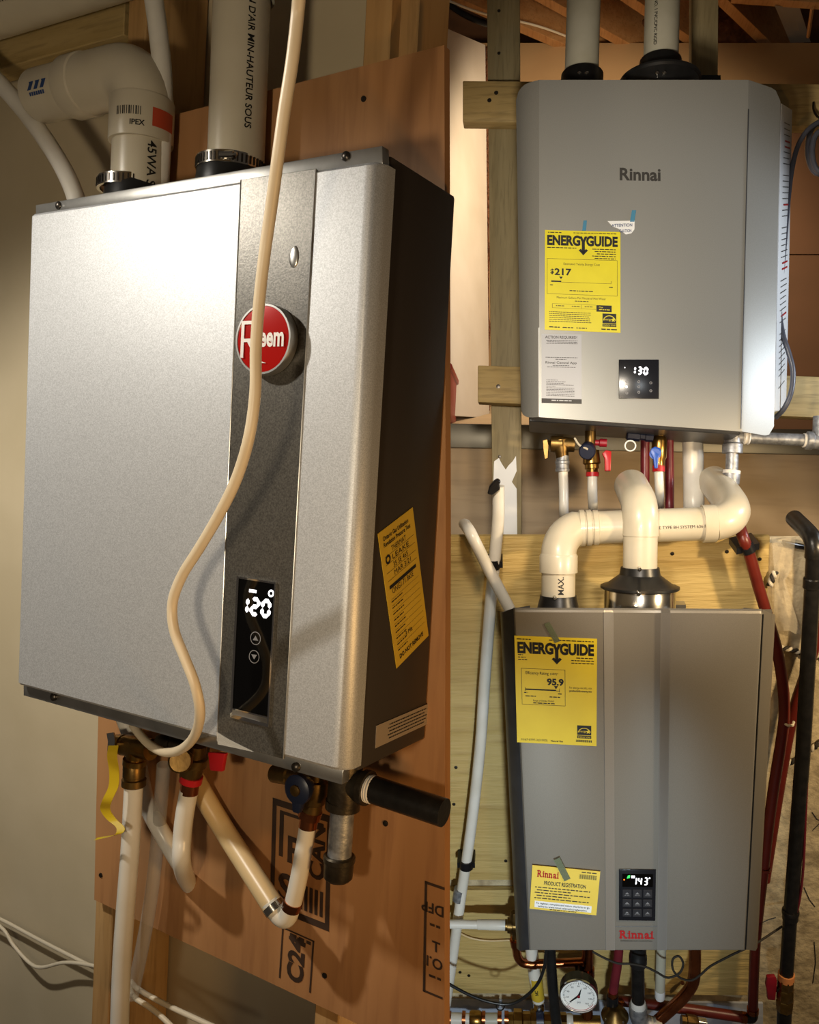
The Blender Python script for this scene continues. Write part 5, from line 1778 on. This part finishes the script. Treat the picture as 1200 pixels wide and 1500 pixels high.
cyl = Cyl(p0 + WZ * al(p0, 868), WZ, r0, V((0.25, -1, 0)))
cyl.text(m, 'MAX.', 0.0, 0.0, 0.010, 0.0006, bold=0.015); cyl.text(m, '(2)', 0.040, 0.001, 0.008, 0.0006)
part(rp_, 'pipe_print', m, 'ink', kind='stuff')
part(t, 'elbow_socket', M().lathe(p0, WZ, [(h1, r0), (h1, r0 * 1.13), (h2, r0 * 1.13), (h2 + 0.004, r0 * 1.06)], 36), 'pvc')
hc = al(p0 + WX * 0.1, 782)
rb = min(0.052, hc - h2 - 0.001)
pts = [p0 + WZ * (h2 - 0.002)]
for k in range(9):
    an = math.radians(90 * k / 8)
    pts.append(p0 + WX * (rb - rb * math.cos(an)) + WZ * (hc - rb + rb * math.sin(an)) + V((0, 0.04 * k / 8, 0)))
xend = P.at(1033, 782, y=pts[-1].y).x
part(t, 'elbow', M().tube(pts, r0 * 1.05, 32), 'pvc')
ce = V((xend, pts[-1].y, pts[-1].z))
hz = part(t, 'cross_pipe', M().tube([pts[-1] - V((0.002, 0, 0)), ce], r0, 32), 'pvc')
for k in range(3):
    part(t, 'coupling_ring', M().lathe(pts[-1] + V((0.004 + k * 0.013, 0, 0)), WX, [(0, r0), (0.001, r0 * (1.12 - 0.02 * k)), (0.010, r0 * (1.12 - 0.02 * k)), (0.011, r0)], 32, cap=False), 'pvc')
m = M()
cyl = Cyl(V((P.at(962, 790, y=yv).x, ce.y, ce.z)), WX, r0, V((0, -1, 0.1)))
cyl.text(m, 'PIPE TYPE BH SYSTEM 636 PVC', 0, 0, 0.0055, 0.0006)
part(hz, 'pipe_print', m, 'ink', kind='stuff')
part(t, 'end_coupling', M().lathe(ce - V((0.006, 0, 0)), WX, [(0, r0), (0, r0 * 1.13), (0.024, r0 * 1.13), (0.025, r0 * 1.08)], 32), 'pvc')
q = ce + V((0.015, 0, 0))
part(t, 'end_elbow', M().tube(smooth_path([q, q + V((0.018, 0.003, 0.003)), q + V((0.034, 0.016, 0.008)), q + V((0.045, 0.045, 0.012)), q + V((0.050, 0.11, 0.014)), q + V((0.051, 0.24, 0.014))]), r0 * 1.04, 28), 'pvc')

p1 = A(937, 885)
r1 = P.m(24.5, p1)
t = thing(P, 'exhaust_vent', 'white vent pipe in a black cone over a bright steel ring on the lower heater', 'vent', A(937, 895))
ha, hb_, hc2 = al(p1, 897), al(p1, 863), al(p1, 831)
rs, rw = P.m(51, p1), P.m(56, p1)
part(t, 'steel_ring', M().lathe(p1, WZ, [(ha - 0.03, rs), (ha, rs), (ha + 0.001, rs * 1.02), (ha + 0.004, rs * 1.02), (ha + 0.005, rs), (hb_, rs), (hb_ + 0.002, rs * 0.98)], 48), 'steel', 'bright steel ring')
part(t, 'ring_screw', M().lathe(P.at(936, 869, y=yv - rs), (0, -1, 0), [(-0.006, 0.004), (0.002, 0.004), (0.004, 0.002)], 10), 'steel')
part(t, 'rubber_cone', M().lathe(p1, WZ, [(hb_, rw * 0.97), (hb_ + 0.002, rw * 1.01), (hb_ + 0.006, rw * 1.01), (hb_ + 0.008, rw * 0.95), (hb_ + 0.009, rw * 0.86), (hc2 - 0.014, r1 * 1.2), (hc2, r1 * 1.12), (hc2, r1)], 48), 'rubber', 'black rubber cone')
part(t, 'cone_screw', M().lathe(P.at(937, 834, y=yv - r1 * 1.12 + 0.015), (0, -1, 0), [(-0.006, 0.004), (0.002, 0.004), (0.004, 0.002)], 10), 'steel')
ht = al(p1, 772)
part(t, 'riser_pipe', M().tube([p1 + WZ * (hc2 - 0.012), p1 + WZ * (ht - 0.01)], r1, 36), 'pvc')
arc = [p1 + WZ * (ht - 0.016)] + [p1 + WZ * (ht + 0.04 * math.sin(math.radians(9 * k))) + V((0, 0.04 - 0.04 * math.cos(math.radians(9 * k)), 0)) for k in range(11)] + [p1 + WZ * (ht + 0.04) + V((0, 0.14, 0))]
part(t, 'top_elbow', M().tube(arc, r1 * 1.06, 32), 'pvc')

# --- white pipes at the left
yv = 0.222
t = thing(P, 'condensate_pipe', 'long white pipe leaning down the plywood left of the lower heater', 'pipe', A(660, 1440))
part(t, 'pipe_barrel', pipe(P, [(730, 712, 0.215), (730, 760, 0.215), (725, 815), (719, 880), (710, 1000), (703, 1100), (690, 1215), (676, 1310), (663, 1405), (655, 1460), (640, 1560)], 8.2, y=yv), 'pex_white')
for (px, py) in ((722, 826), (683, 1265)):
    q = A(px, py)
    cl = M().tube([q + V((0, 0, 0.010)), q + V((0, 0, -0.010))], P.m(10.5, q), 16)
    cl.prism([q + V(v) for v in ((-0.020, -0.006, -0.007), (0.020, -0.006, -0.007), (0.020, -0.006, 0.007), (-0.020, -0.006, 0.007))], (0, YW - yv + 0.005, 0))
    ck = part(t, 'pipe_clamp', cl, 'black', 'black plastic pipe clamp')
part(t, 'top_clip', M().prism([P.at(x, y, y=0.195) for x, y in ((729, 702), (734, 706), (731, 711), (733, 717), (722, 726), (714, 724), (717, 713), (724, 705))], (0, 0.012, 0)).bevel(0.002, 1), 'black', 'black clip')
part(t, 'grey_sleeve', cylp(A(674, 1302), A(671, 1318), 8.6, 18), 'galv')
solo(P, 'drain_hose', 'short white pipe slanting down behind the top left corner of the lower heater', 'pipe', pipe(P, [(680, 768, 0.36), (682, 769, 0.27), (690, 782), (712, 826), (734, 868), (748, 895), (764, 930, 0.195)], 8.8, y=0.18), 'pex_white')
yv = 0.19
t = thing(P, 'water_pipe', 'white pipe entering from the left edge below the registration card', 'pipe', A(700, 1360))
part(t, 'pipe_barrel', pipe(P, [(600, 1352), (655, 1353.5), (742, 1355)], 6.4, y=yv), 'pex_white')
part(t, 'sleeve', cylp(A(699, 1354), A(742, 1355), 7.4, 18, [(0, 0.9), (0.03, 1), (0.4, 1), (0.42, 1.04), (1, 1.04)]), 'pex_white')
part(t, 'brass_adapter', cylp(A(740, 1355), A(756, 1356), 11, 16, [(0, 0.75), (0.2, 0.75), (0.22, 1), (0.6, 1), (0.65, 0.8), (1, 0.8)]), 'brass_dull')
part(t, 'valve_stem', cylp(A(753, 1336), A(755, 1376), 7, 14, [(0, 0.6), (0.2, 1), (0.7, 1), (0.8, 0.7), (1, 0.7)]), 'brass_dull')
solo(P, 'thin_wire', 'thin tan wire hanging below the white pipe at the left of the lower heater', 'wire', pipe(P, [(672, 1366), (690, 1374), (715, 1378), (752, 1377)], 2, y=YW - 0.006, r=0.0022), 'tan_and_shade')

# --- copper loop and gauge
t = thing(P, 'copper_pipe', 'bent copper pipe under the lower left corner of the lower heater', 'pipe', A(760, 1412))
part(t, 'pipe_barrel', pipe(P, [(754, 1374), (757, 1392), (759, 1402), (766, 1410), (780, 1412), (818, 1411), (858, 1409)], 6.5, y=yv), 'copper')
for a_, b_ in (((754, 1376), (756, 1386)), ((776, 1412), (786, 1412))):
    part(t, 'joint_ring', cylp(A(*a_), A(*b_), 7.6, 16), 'copper')
t = thing(P, 'gauge_pipe', 'upright copper pipe behind the round pressure gauge', 'pipe', A(860, 1500))
part(t, 'pipe_barrel', cylp(A(861, 1380), A(860, 1560), 8.5, 20), 'copper')
part(t, 'joint_ring', cylp(A(861, 1418), A(861, 1430), 10, 20), 'copper')
yg = 0.10
gc = P.at(848, 1458, y=yg)
rg_ = P.m(26.5, gc)
gd = (P.eye - gc)
gdir = V((-0.08, -1, 0.10)).normalized()
t = thing(P, 'pressure_gauge', 'round white pressure gauge with a red hub under the lower heater', 'gauge', gc)
part(t, 'gauge_case', M().lathe(gc, -gdir, [(0.0, rg_ * 1.05), (0.026, rg_ * 1.03), (0.029, rg_ * 0.9), (0.030, 0.01), (yv - yg, 0.009)], 44), 'black')
part(t, 'gauge_rim', M().lathe(gc, gdir, [(0, rg_ * 0.98), (0, rg_ * 1.05), (0.005, rg_ * 1.05), (0.006, rg_ * 0.99), (0.003, rg_ * 0.97)], 44, cap=False), 'chrome')
gz = (ZUP - gdir * gdir.z).normalized()
gx_ = gz.cross(gdir) * -1
if gx_.x < 0:
    gx_ = -gx_
gf = Frame(gc + gz * rg_ - gx_ * rg_, gx_ * 2 * rg_, -gz * 2 * rg_, gdir)
m = M(); gf.ring(m, 0.5, 0.5, 0.48, 0.0, 0.002, 40)
part(t, 'gauge_dial', M().lathe(gc, gdir, [(0.0, rg_ * 0.97), (0.0022, rg_ * 0.97)], 40), 'dial')
m = M()
for k in range(41):
    an = math.radians(225 - 270 * k / 40)
    l_ = 0.07 if k % 5 == 0 else 0.04
    c_, s_ = math.cos(an), math.sin(an)
    w_ = 0.006
    gf.poly(m, [(0.5 + 0.43 * c_ - w_ * s_, 0.5 - 0.43 * s_ - w_ * c_), (0.5 + 0.43 * c_ + w_ * s_, 0.5 - 0.43 * s_ + w_ * c_), (0.5 + (0.43 - l_) * c_ + w_ * s_, 0.5 - (0.43 - l_) * s_ + w_ * c_), (0.5 + (0.43 - l_) * c_ - w_ * s_, 0.5 - (0.43 - l_) * s_ - w_ * c_)], 0.0027)
for k in range(9):
    an = math.radians(225 - 270 * k / 8)
    gf.text(m, str(k * 20), 0.5 + 0.31 * math.cos(an), 0.52 - 0.31 * math.sin(an), 0.05, 0.0027, align='c')
gf.text(m, 'psi', 0.5, 0.72, 0.06, 0.0027, align='c')
part(t, 'dial_print', m, 'ink_soft', kind='stuff')
m = M(); gf.ring(m, 0.5, 0.5, 0.455, 0.44, 0.0027, 30, 225, 330)
part(t, 'red_scale', m, 'ink_red')
m = M(); gf.poly(m, [(0.24, 0.70), (0.26, 0.715), (0.53, 0.50), (0.58, 0.24), (0.47, 0.47)], 0.0034)
part(t, 'needle', m, 'ink')
part(t, 'needle_hub', M().lathe(gf.pt(0.5, 0.5, 0.0034), gdir, [(0, 0.003), (0.002, 0.003), (0.0025, 0.001)], 14), 'crimson', 'red hub')

# --- other pipes under the heater
yv = 0.20
t = thing(P, 'labelled_pipe', 'white pipe with a yellow wrap marked NC under the lower heater', 'pipe', A(783, 1480))
part(t, 'pipe_barrel', pipe(P, [(778, 1385), (782, 1420), (787, 1452), (789, 1465)], 9, y=yv), 'pex_white')
wr = part(t, 'yellow_wrap', cylp(A(784.5, 1430), A(788.3, 1461), 9.6, 18), 'yellow_tag', 'yellow wrap label')
q0_, q1_ = A(789, 1443), A(788.0, 1452)
cyl = Cyl(A(787.5, 1450), (A(784.5, 1430) - A(788.3, 1461)), P.m(9.6, A(786, 1445)), V((0.1, -1, 0)))
m = M(); cyl.text(m, 'NC', -0.002, 0.0, 0.007, 0.0006, bold=0.03)
part(wr, 'wrap_print', m, 'ink', kind='stuff')
part(t, 'union_nut', cylp(A(788.5, 1460), A(790, 1480), 8.5, 12, [(0, 0.8), (0.3, 0.8), (0.35, 1.05), (0.8, 1.05), (1, 0.8)]), 'chrome')
solo(P, 'black_hose', 'thick black hose dropping from the lower heater left of the gauge', 'hose', pipe(P, [(806, 1380), (808, 1420), (811, 1460), (816, 1505), (822, 1560)], 7.5, y=0.12), 'rubber')
solo(P, 'black_cable', 'thin black cable swinging from the left edge up under the lower heater', 'cable', pipe(P, [(630, 1424), (652, 1438), (685, 1456), (715, 1467), (745, 1471), (768, 1461), (787, 1442), (797, 1418), (801, 1385)], 2.6, y=0.10, r=0.0035), 'rubber')
solo(P, 'cable_loop', 'small dark wire loop hanging below the black cable at the lower left', 'wire', M().tube([P.at(733 + 6 * math.cos(k * math.pi / 8), 1474 + 6 * math.sin(k * math.pi / 8), y=0.10) for k in range(17)], 0.0016, 8), 'rubber')
t = thing(P, 'hot_pipe', 'maroon pipe dropping from the lower heater right of the gauge', 'pipe', A(900, 1470))
part(t, 'pipe_barrel', pipe(P, [(907, 1383), (905, 1410), (901, 1435), (898, 1456)], 6.8, y=0.16), 'pex_maroon')
part(t, 'copper_ring', cylp(A(898, 1452, 0.16), A(897.5, 1459, 0.16), 7.6), 'copper')
part(t, 'black_elbow', cylp(A(897.5, 1458, 0.16), A(897, 1474, 0.16), 8.5), 'black')
yr = 0.205
t = thing(P, 'red_cross_pipe', 'red pipe running right along the bottom under the lower heater', 'pipe', A(1000, 1480))
part(t, 'pipe_barrel', pipe(P, [(902, 1465, yr), (960, 1472, yr), (1020, 1480, yr), (1088, 1490, yr)], 7.6, y=yr), 'pex_red')
part(t, 'copper_ring', cylp(A(1086, 1490, yr), A(1093, 1491, yr), 8.3), 'copper')
part(t, 'copper_ring', cylp(A(905, 1466, yr), A(912, 1467, yr), 8.3), 'copper')
part(t, 'black_elbow', pipe(P, [(1092, 1491, yr), (1100, 1491.5, yr), (1103, 1488, yr), (1103, 1480, yr)], 7.4, y=yr), 'black')
t = thing(P, 'red_riser_pipe', 'main red pipe climbing along the right side of the lower heater', 'pipe', A(1103, 1480, yr))
part(t, 'pipe_barrel', pipe(P, [(1103, 1482), (1104.5, 1430), (1107, 1380), (1112, 1330), (1119, 1272), (1126, 1210), (1135, 1145), (1144, 1090), (1149, 1050), (1147, 1005), (1139, 955), (1125, 905), (1110, 855), (1098, 812), (1088, 785), (1082, 764, yr + 0.06)], 8, y=yr), 'pex_red')
part(t, 'copper_ring', cylp(A(1103, 1483, yr), A(1103, 1477, yr), 8.4), 'copper')
q = A(1095, 802, yr)
cl = M().tube([q + V((0.004, 0, -0.009)), q + V((-0.004, 0, 0.009))], P.m(10.5, q), 16)
cl.prism([q + V(v) for v in ((-0.021, -0.005, -0.012), (0.021, -0.005, -0.003), (0.021, -0.005, 0.010), (-0.021, -0.005, 0.001))], (0, YW - yr + 0.004, 0))
part(t, 'pipe_clamp', cl, 'black', 'black plastic pipe clamp')
for px, py, dx in ((1155, 1057, 1.0), (1120.5, 1271, 0.9)):
    q = A(px, py, yr)
    part(t, 'tie_strap', M().tube([q + V((-0.012, -0.002, 0.0)), q + V((-0.006, -0.016, 0.001)), q + V((0.004, -0.016, 0.001)), q + V((0.010, -0.002, 0))], 0.0028, 8), 'cable_white' if py < 1100 else 'pex_red', 'strap tying the red pipes')
solo(P, 'red_branch_pipe', 'second red pipe crossing behind the black gas pipe at the right edge', 'pipe', pipe(P, [(1121, 1290), (1128, 1245), (1138, 1180), (1147, 1125), (1155, 1080), (1166, 1030), (1181, 985), (1195, 940), (1203, 890), (1206, 840), (1205, 790)], 7.6, y=yr + 0.028), 'pex_red')
t = thing(P, 'cold_pipe', 'black pipe with a coupling dropping under the lower heater display', 'pipe', A(935, 1475))
yq = 0.15
part(t, 'coupling', cylp(A(935, 1384, yq), A(934.5, 1413, yq), 12.5, 24, [(0, 0.95), (0.5, 0.95), (0.55, 1.05), (0.9, 1.05), (1, 0.95)]), 'rubber')
part(t, 'pipe_barrel', cylp(A(934.5, 1410, yq), A(935, 1474, yq), 9.5, 24), 'iron')
part(t, 'thread', cylp(A(935, 1466, yq), A(935, 1478, yq), 11, 20, [(0, 0.9), (0.2, 1), (0.8, 1), (1, 0.9)]), 'thread_tape', 'pale pipe dope')
part(t, 'elbow', pipe(P, [(935, 1474, yq), (935, 1486, yq), (940, 1497, yq), (952, 1502, yq), (960, 1503, yq)], 13, y=yq), 'galv')
part(t, 'elbow_tail', cylp(A(948, 1501, yq), A(968, 1504, yq), 11, 20, [(0, 1.1), (0.3, 1.15), (0.5, 0.95), (1, 0.95)]), 'pvc_grey')
t = thing(P, 'overflow_tube', 'grey white tube with a bright tip under the right fold of the lower heater', 'tube', A(968, 1462))
part(t, 'tube_barrel', pipe(P, [(969, 1385), (968, 1420), (967, 1452)], 7.3, y=0.18), 'pvc_grey')
part(t, 'tube_tip', cylp(A(967, 1450, 0.18), A(966.8, 1463, 0.18), 7.4, 18, [(0, 1), (0.8, 1), (1, 0.85)]), 'label_white', 'bright white tip')
solo(P, 'bronze_pipe', 'brown copper pipe curving down and left under the lower heater', 'pipe', pipe(P, [(1018, 1385), (1018, 1415), (1016, 1436), (1008, 1452), (992, 1470), (970, 1490), (940, 1518)], 8.8, y=0.16), 'copper')
solo(P, 'brown_cord', 'thin brown cord strung between the lower heater and the gas pipe', 'cord',
     pipe(P, [(868, 1394), (885, 1403), (905, 1411), (925, 1412), (945, 1416), (962, 1424), (978, 1432), (995, 1426), (1001, 1412), (995, 1401), (986, 1405), (986, 1420), (996, 1432), (1012, 1436), (1025, 1429), (1040, 1416), (1060, 1405), (1078, 1396), (1094, 1389), (1111, 1380, 0.12), (1146, 1357, 0.17)], 2, y=0.09, r=0.0024), 'rope_dark')
t = solo(P, 'wall_eyelet', 'tiny white topped screw eye below the brown cord', 'screw', cylp(A(1001, 1436, YW), A(1000, 1440, YW - 0.02), 3, 12, [(0, 0.6), (0.7, 0.6), (0.72, 1.0), (1, 1.0)]), 'steel')

# --- bottom manifold: a row of brass fittings
ym = 0.185
t = thing(P, 'manifold', 'row of brass and copper fittings along the bottom edge', 'fitting', A(760, 1500))
part(t, 'white_pipe', cylp(A(640, 1492, ym), A(690, 1494, ym), 9, 20), 'pex_white')
for k, (x0, x1) in enumerate(((656, 661), (677, 682), (706, 711), (729, 735), (739, 745))):
    part(t, 'copper_ring', cylp(A(x0, 1492, ym), A(x1, 1492.4, ym), 10.5, 20), 'copper')
part(t, 'tee_fitting', cylp(A(688, 1493, ym), A(706, 1494, ym), 12, 18, [(0, 0.9), (0.2, 1.05), (0.8, 1.05), (1, 0.9)]), 'brass')
part(t, 'white_sleeve', cylp(A(710, 1494, ym), A(730, 1494, ym), 9.5, 20), 'pvc_grey')
part(t, 'valve_body', cylp(A(744, 1494, ym), A(786, 1495, ym), 15, 8, [(0, 0.7), (0.2, 0.7), (0.22, 1), (0.5, 1), (0.55, 0.8), (0.8, 0.8), (0.82, 1.0), (1, 1.0)]), 'brass')
part(t, 'blue_joint', cylp(A(785, 1495, ym), A(797, 1495, ym), 14, 12), 'navy')
part(t, 'valve_nut', cylp(A(797, 1495, ym), A(830, 1497, ym), 14, 8, [(0, 0.85), (0.3, 0.85), (0.32, 1.05), (0.7, 1.05), (0.72, 0.9), (1, 0.9)]), 'brass')
part(t, 'collar', cylp(A(829, 1497, ym), A(840, 1497, ym), 11.5, 18, [(0, 0.9), (0.3, 1), (0.7, 1), (1, 0.9)]), 'pex_white')
part(t, 'bright_pipe', cylp(A(838, 1497, ym), A(880, 1498, ym), 9.5, 20), 'brass_dull')
t = thing(P, 'check_valve', 'squat brass valve with bright studs right of the pressure gauge', 'valve', A(902, 1500))
part(t, 'valve_cap', M().lathe(A(901, 1487, 0.15), ZUP, [(-0.006, 0.030), (0.0, 0.031), (0.004, 0.028), (0.014, 0.020), (0.022, 0.014), (0.024, 0.010)], 28), 'brass_dull')
part(t, 'valve_body', M().lathe(A(901, 1489, 0.15), (0, 0, -1), [(0, 0.022), (0.01, 0.024), (0.03, 0.026), (0.05, 0.020)], 8), 'brass')
for k in range(4):
    q = A(901, 1487, 0.15) + V((0.026 * math.cos(k * 1.57 + 0.6), 0.026 * math.sin(k * 1.57 + 0.6), 0))
    part(t, 'stud_bolt', M().lathe(q, ZUP, [(-0.004, 0.0035), (0.004, 0.0035), (0.006, 0.002)], 8), 'chrome')
t = thing(P, 'small_valve', 'small brass fitting at the bottom edge right of the black pipe', 'fitting', A(1020, 1500))
part(t, 'fitting_body', cylp(A(998, 1495, 0.17), A(1022, 1499, 0.17), 10, 8, [(0, 0.8), (0.3, 0.8), (0.32, 1.05), (0.8, 1.05), (1, 0.9)]), 'brass_dull')
part(t, 'fitting_nut', cylp(A(1022, 1498, 0.17), A(1034, 1500, 0.17), 8, 12), 'chrome')

# --- black gas pipe with its shut-off
yg = 0.15
t = thing(P, 'gas_pipe', 'tall black iron gas pipe with a brass shut-off at the right edge', 'pipe', A(1149, 1500, yg))
gtop, gmid, glow_ = A(1193, 808, yg), A(1158, 1340, yg), A(1152, 1432, yg)
part(t, 'pipe_barrel', M().tube([gtop, A(1176, 1110, yg), gmid, glow_], P.m(10.5, A(1175, 1110, yg)), 24), 'iron')
part(t, 'top_elbow', M().tube(smooth_path([gtop + V((0, 0, -0.012)), gtop + V((0, 0.002, 0.006)), gtop + V((0, 0.012, 0.018)), gtop + V((0, 0.035, 0.024)), gtop + V((0, 0.125, 0.024))]), P.m(13, gtop), 24), 'iron')
part(t, 'coupling', cylp(A(1158.5, 1333, yg), A(1157.8, 1346, yg), 12.2, 24, [(0, 0.95), (0.1, 1), (0.35, 1), (0.4, 0.92), (1, 0.92)]), 'iron')
part(t, 'coupling', cylp(A(1190, 846, yg), A(1189, 862, yg), 12.5, 24, [(0, 0.9), (0.1, 1), (0.9, 1), (1, 0.9)]), 'iron')
part(t, 'dope_ring', cylp(A(1152.3, 1426, yg), A(1151.5, 1435, yg), 11.6, 20), 'thread_orange', 'orange white pipe dope ring')
part(t, 'valve_body', cylp(A(1151.6, 1433, yg), A(1149.5, 1478, yg), 12.5, 8, [(0, 0.95), (0.25, 0.95), (0.3, 0.88), (0.35, 1.0), (0.62, 1.0), (0.66, 0.9), (0.7, 1.02), (1, 0.95)]), 'brass')
h = part(t, 'handle', M().prism([A(x, y, yg - 0.005) for x, y in ((1124, 1432), (1136, 1431), (1139, 1437), (1138, 1450), (1136, 1466), (1125, 1465), (1124, 1452), (1122, 1444))], (0, 0.010, 0)).bevel(0.002, 2), 'crimson', 'dark red shut-off handle')
part(t, 'handle_stem', cylp(A(1137, 1449, yg), A(1148, 1450, yg), 4, 12), 'screw')
part(t, 'lower_pipe', M().tube([A(1149.8, 1476, yg), A(1145, 1580, yg)], P.m(10.2, A(1149, 1480, yg)), 24), 'iron')
solo(P, 'bonding_wire', 'thin dark red wire following the right side of the black gas pipe', 'wire', pipe(P, [(1200, 830), (1196, 900), (1190, 1000), (1185, 1090), (1181, 1180), (1177, 1270), (1172, 1315), (1167, 1338)], 2, y=yg - 0.006, r=0.0026), 'pex_maroon')

# --- plastic sheet, rebar, ropes on the concrete
ysx = YW - 0.004
m = M()
rows = []
for k in range(10):
    f = k / 9
    y_ = 788 + f * 136
    l_ = 1130 + 5 * math.sin(f * 3)
    r_ = (1166 - f * 20 if f < 0.35 else 1146 + (f - 0.35) * 44)
    rows.append([P.at(l_ + (r_ - l_) * s / 5, y_ + (0 if s < 4 else 5 * f), y=ysx - 0.006 * math.sin(s * 1.3 + f * 5)) for s in range(6)])
vs = [p for r_ in rows for p in r_]
m.add(vs, [(i * 6 + j, i * 6 + j + 1, (i + 1) * 6 + j + 1, (i + 1) * 6 + j) for i in range(9) for j in range(5)])
solo(P, 'plastic_sheet', 'clear plastic sheet hanging at the upper right edge of the plywood', 'sheet', m, 'poly_sheet')
solo(P, 'rebar_stub', 'black bar on the concrete near the top of the gas pipe', 'bar', M().prism([P.at(x, y, y=YW + 0.004) for x, y in ((1148, 793), (1188, 801), (1188, 808), (1147, 800))], (0, 0.012, 0)).bevel(0.002, 1), 'black')


def rope(name, label, pts, y, r):
    """Two twisted strands, dark and pale."""
    c_ = smooth_path(P.path(pts, y), 8)
    t_ = thing(P, name, label, 'rope', c_[len(c_) // 2], 'twisted ropes on the concrete')
    for s in (0, 1):
        q = []
        L = 0
        for i, p in enumerate(c_):
            if i:
                L += (p - c_[i - 1]).length
            an = L / 0.010 * math.pi + s * math.pi
            tg = (c_[min(i + 1, len(c_) - 1)] - c_[max(i - 1, 0)]).normalized()
            u = tg.cross(V((0, 1, 0))).normalized()
            q.append(p + (u * math.cos(an) + V((0, 1, 0)) * math.sin(an)) * r * 0.55)
        part(t_, 'strand', M().tube(q, r * 0.6, 8), 'rope_dark' if s == 0 else 'rope_pale')


def dense(pts, n=6):
    out = []
    for a, b in zip(pts, pts[1:]):
        for k in range(n):
            out.append((a[0] + (b[0] - a[0]) * k / n, a[1] + (b[1] - a[1]) * k / n))
    return out + [pts[-1]]


yro = YW + 0.006
rope('twisted_rope', 'speckled rope behind the gas pipe, level with the top of the red branch', dense([(1138, 948), (1158, 951), (1180, 958), (1210, 962)]), yro, 0.0055)
rope('twisted_rope', 'speckled rope crossing low behind the red pipes and the gas pipe', dense([(1138, 1124), (1156, 1118), (1172, 1110), (1188, 1098), (1210, 1082)]), yro, 0.0055)
rope('twisted_rope', 'short speckled rope end knotted beside the plastic sheet', dense([(1128, 858), (1131, 848), (1136, 838)]), YW - 0.008, 0.006)
# cracks and pits in the concrete
m = M()
for pts in ([(1190, 1190), (1197, 1200), (1206, 1203)], [(1191, 1216), (1200, 1207), (1210, 1206)], [(1178, 1300), (1186, 1318), (1194, 1328)], [(1193, 1380), (1195, 1410), (1191, 1440)], [(1116, 1352), (1126, 1347), (1137, 1344)]):
    m.tube(P.path(pts, YW + 0.0152), 0.0011, 5)
solo(P, 'concrete_crack', 'dark hairline cracks in the concrete beside the gas pipe', 'crack', m, 'ink_soft', kind='stuff')
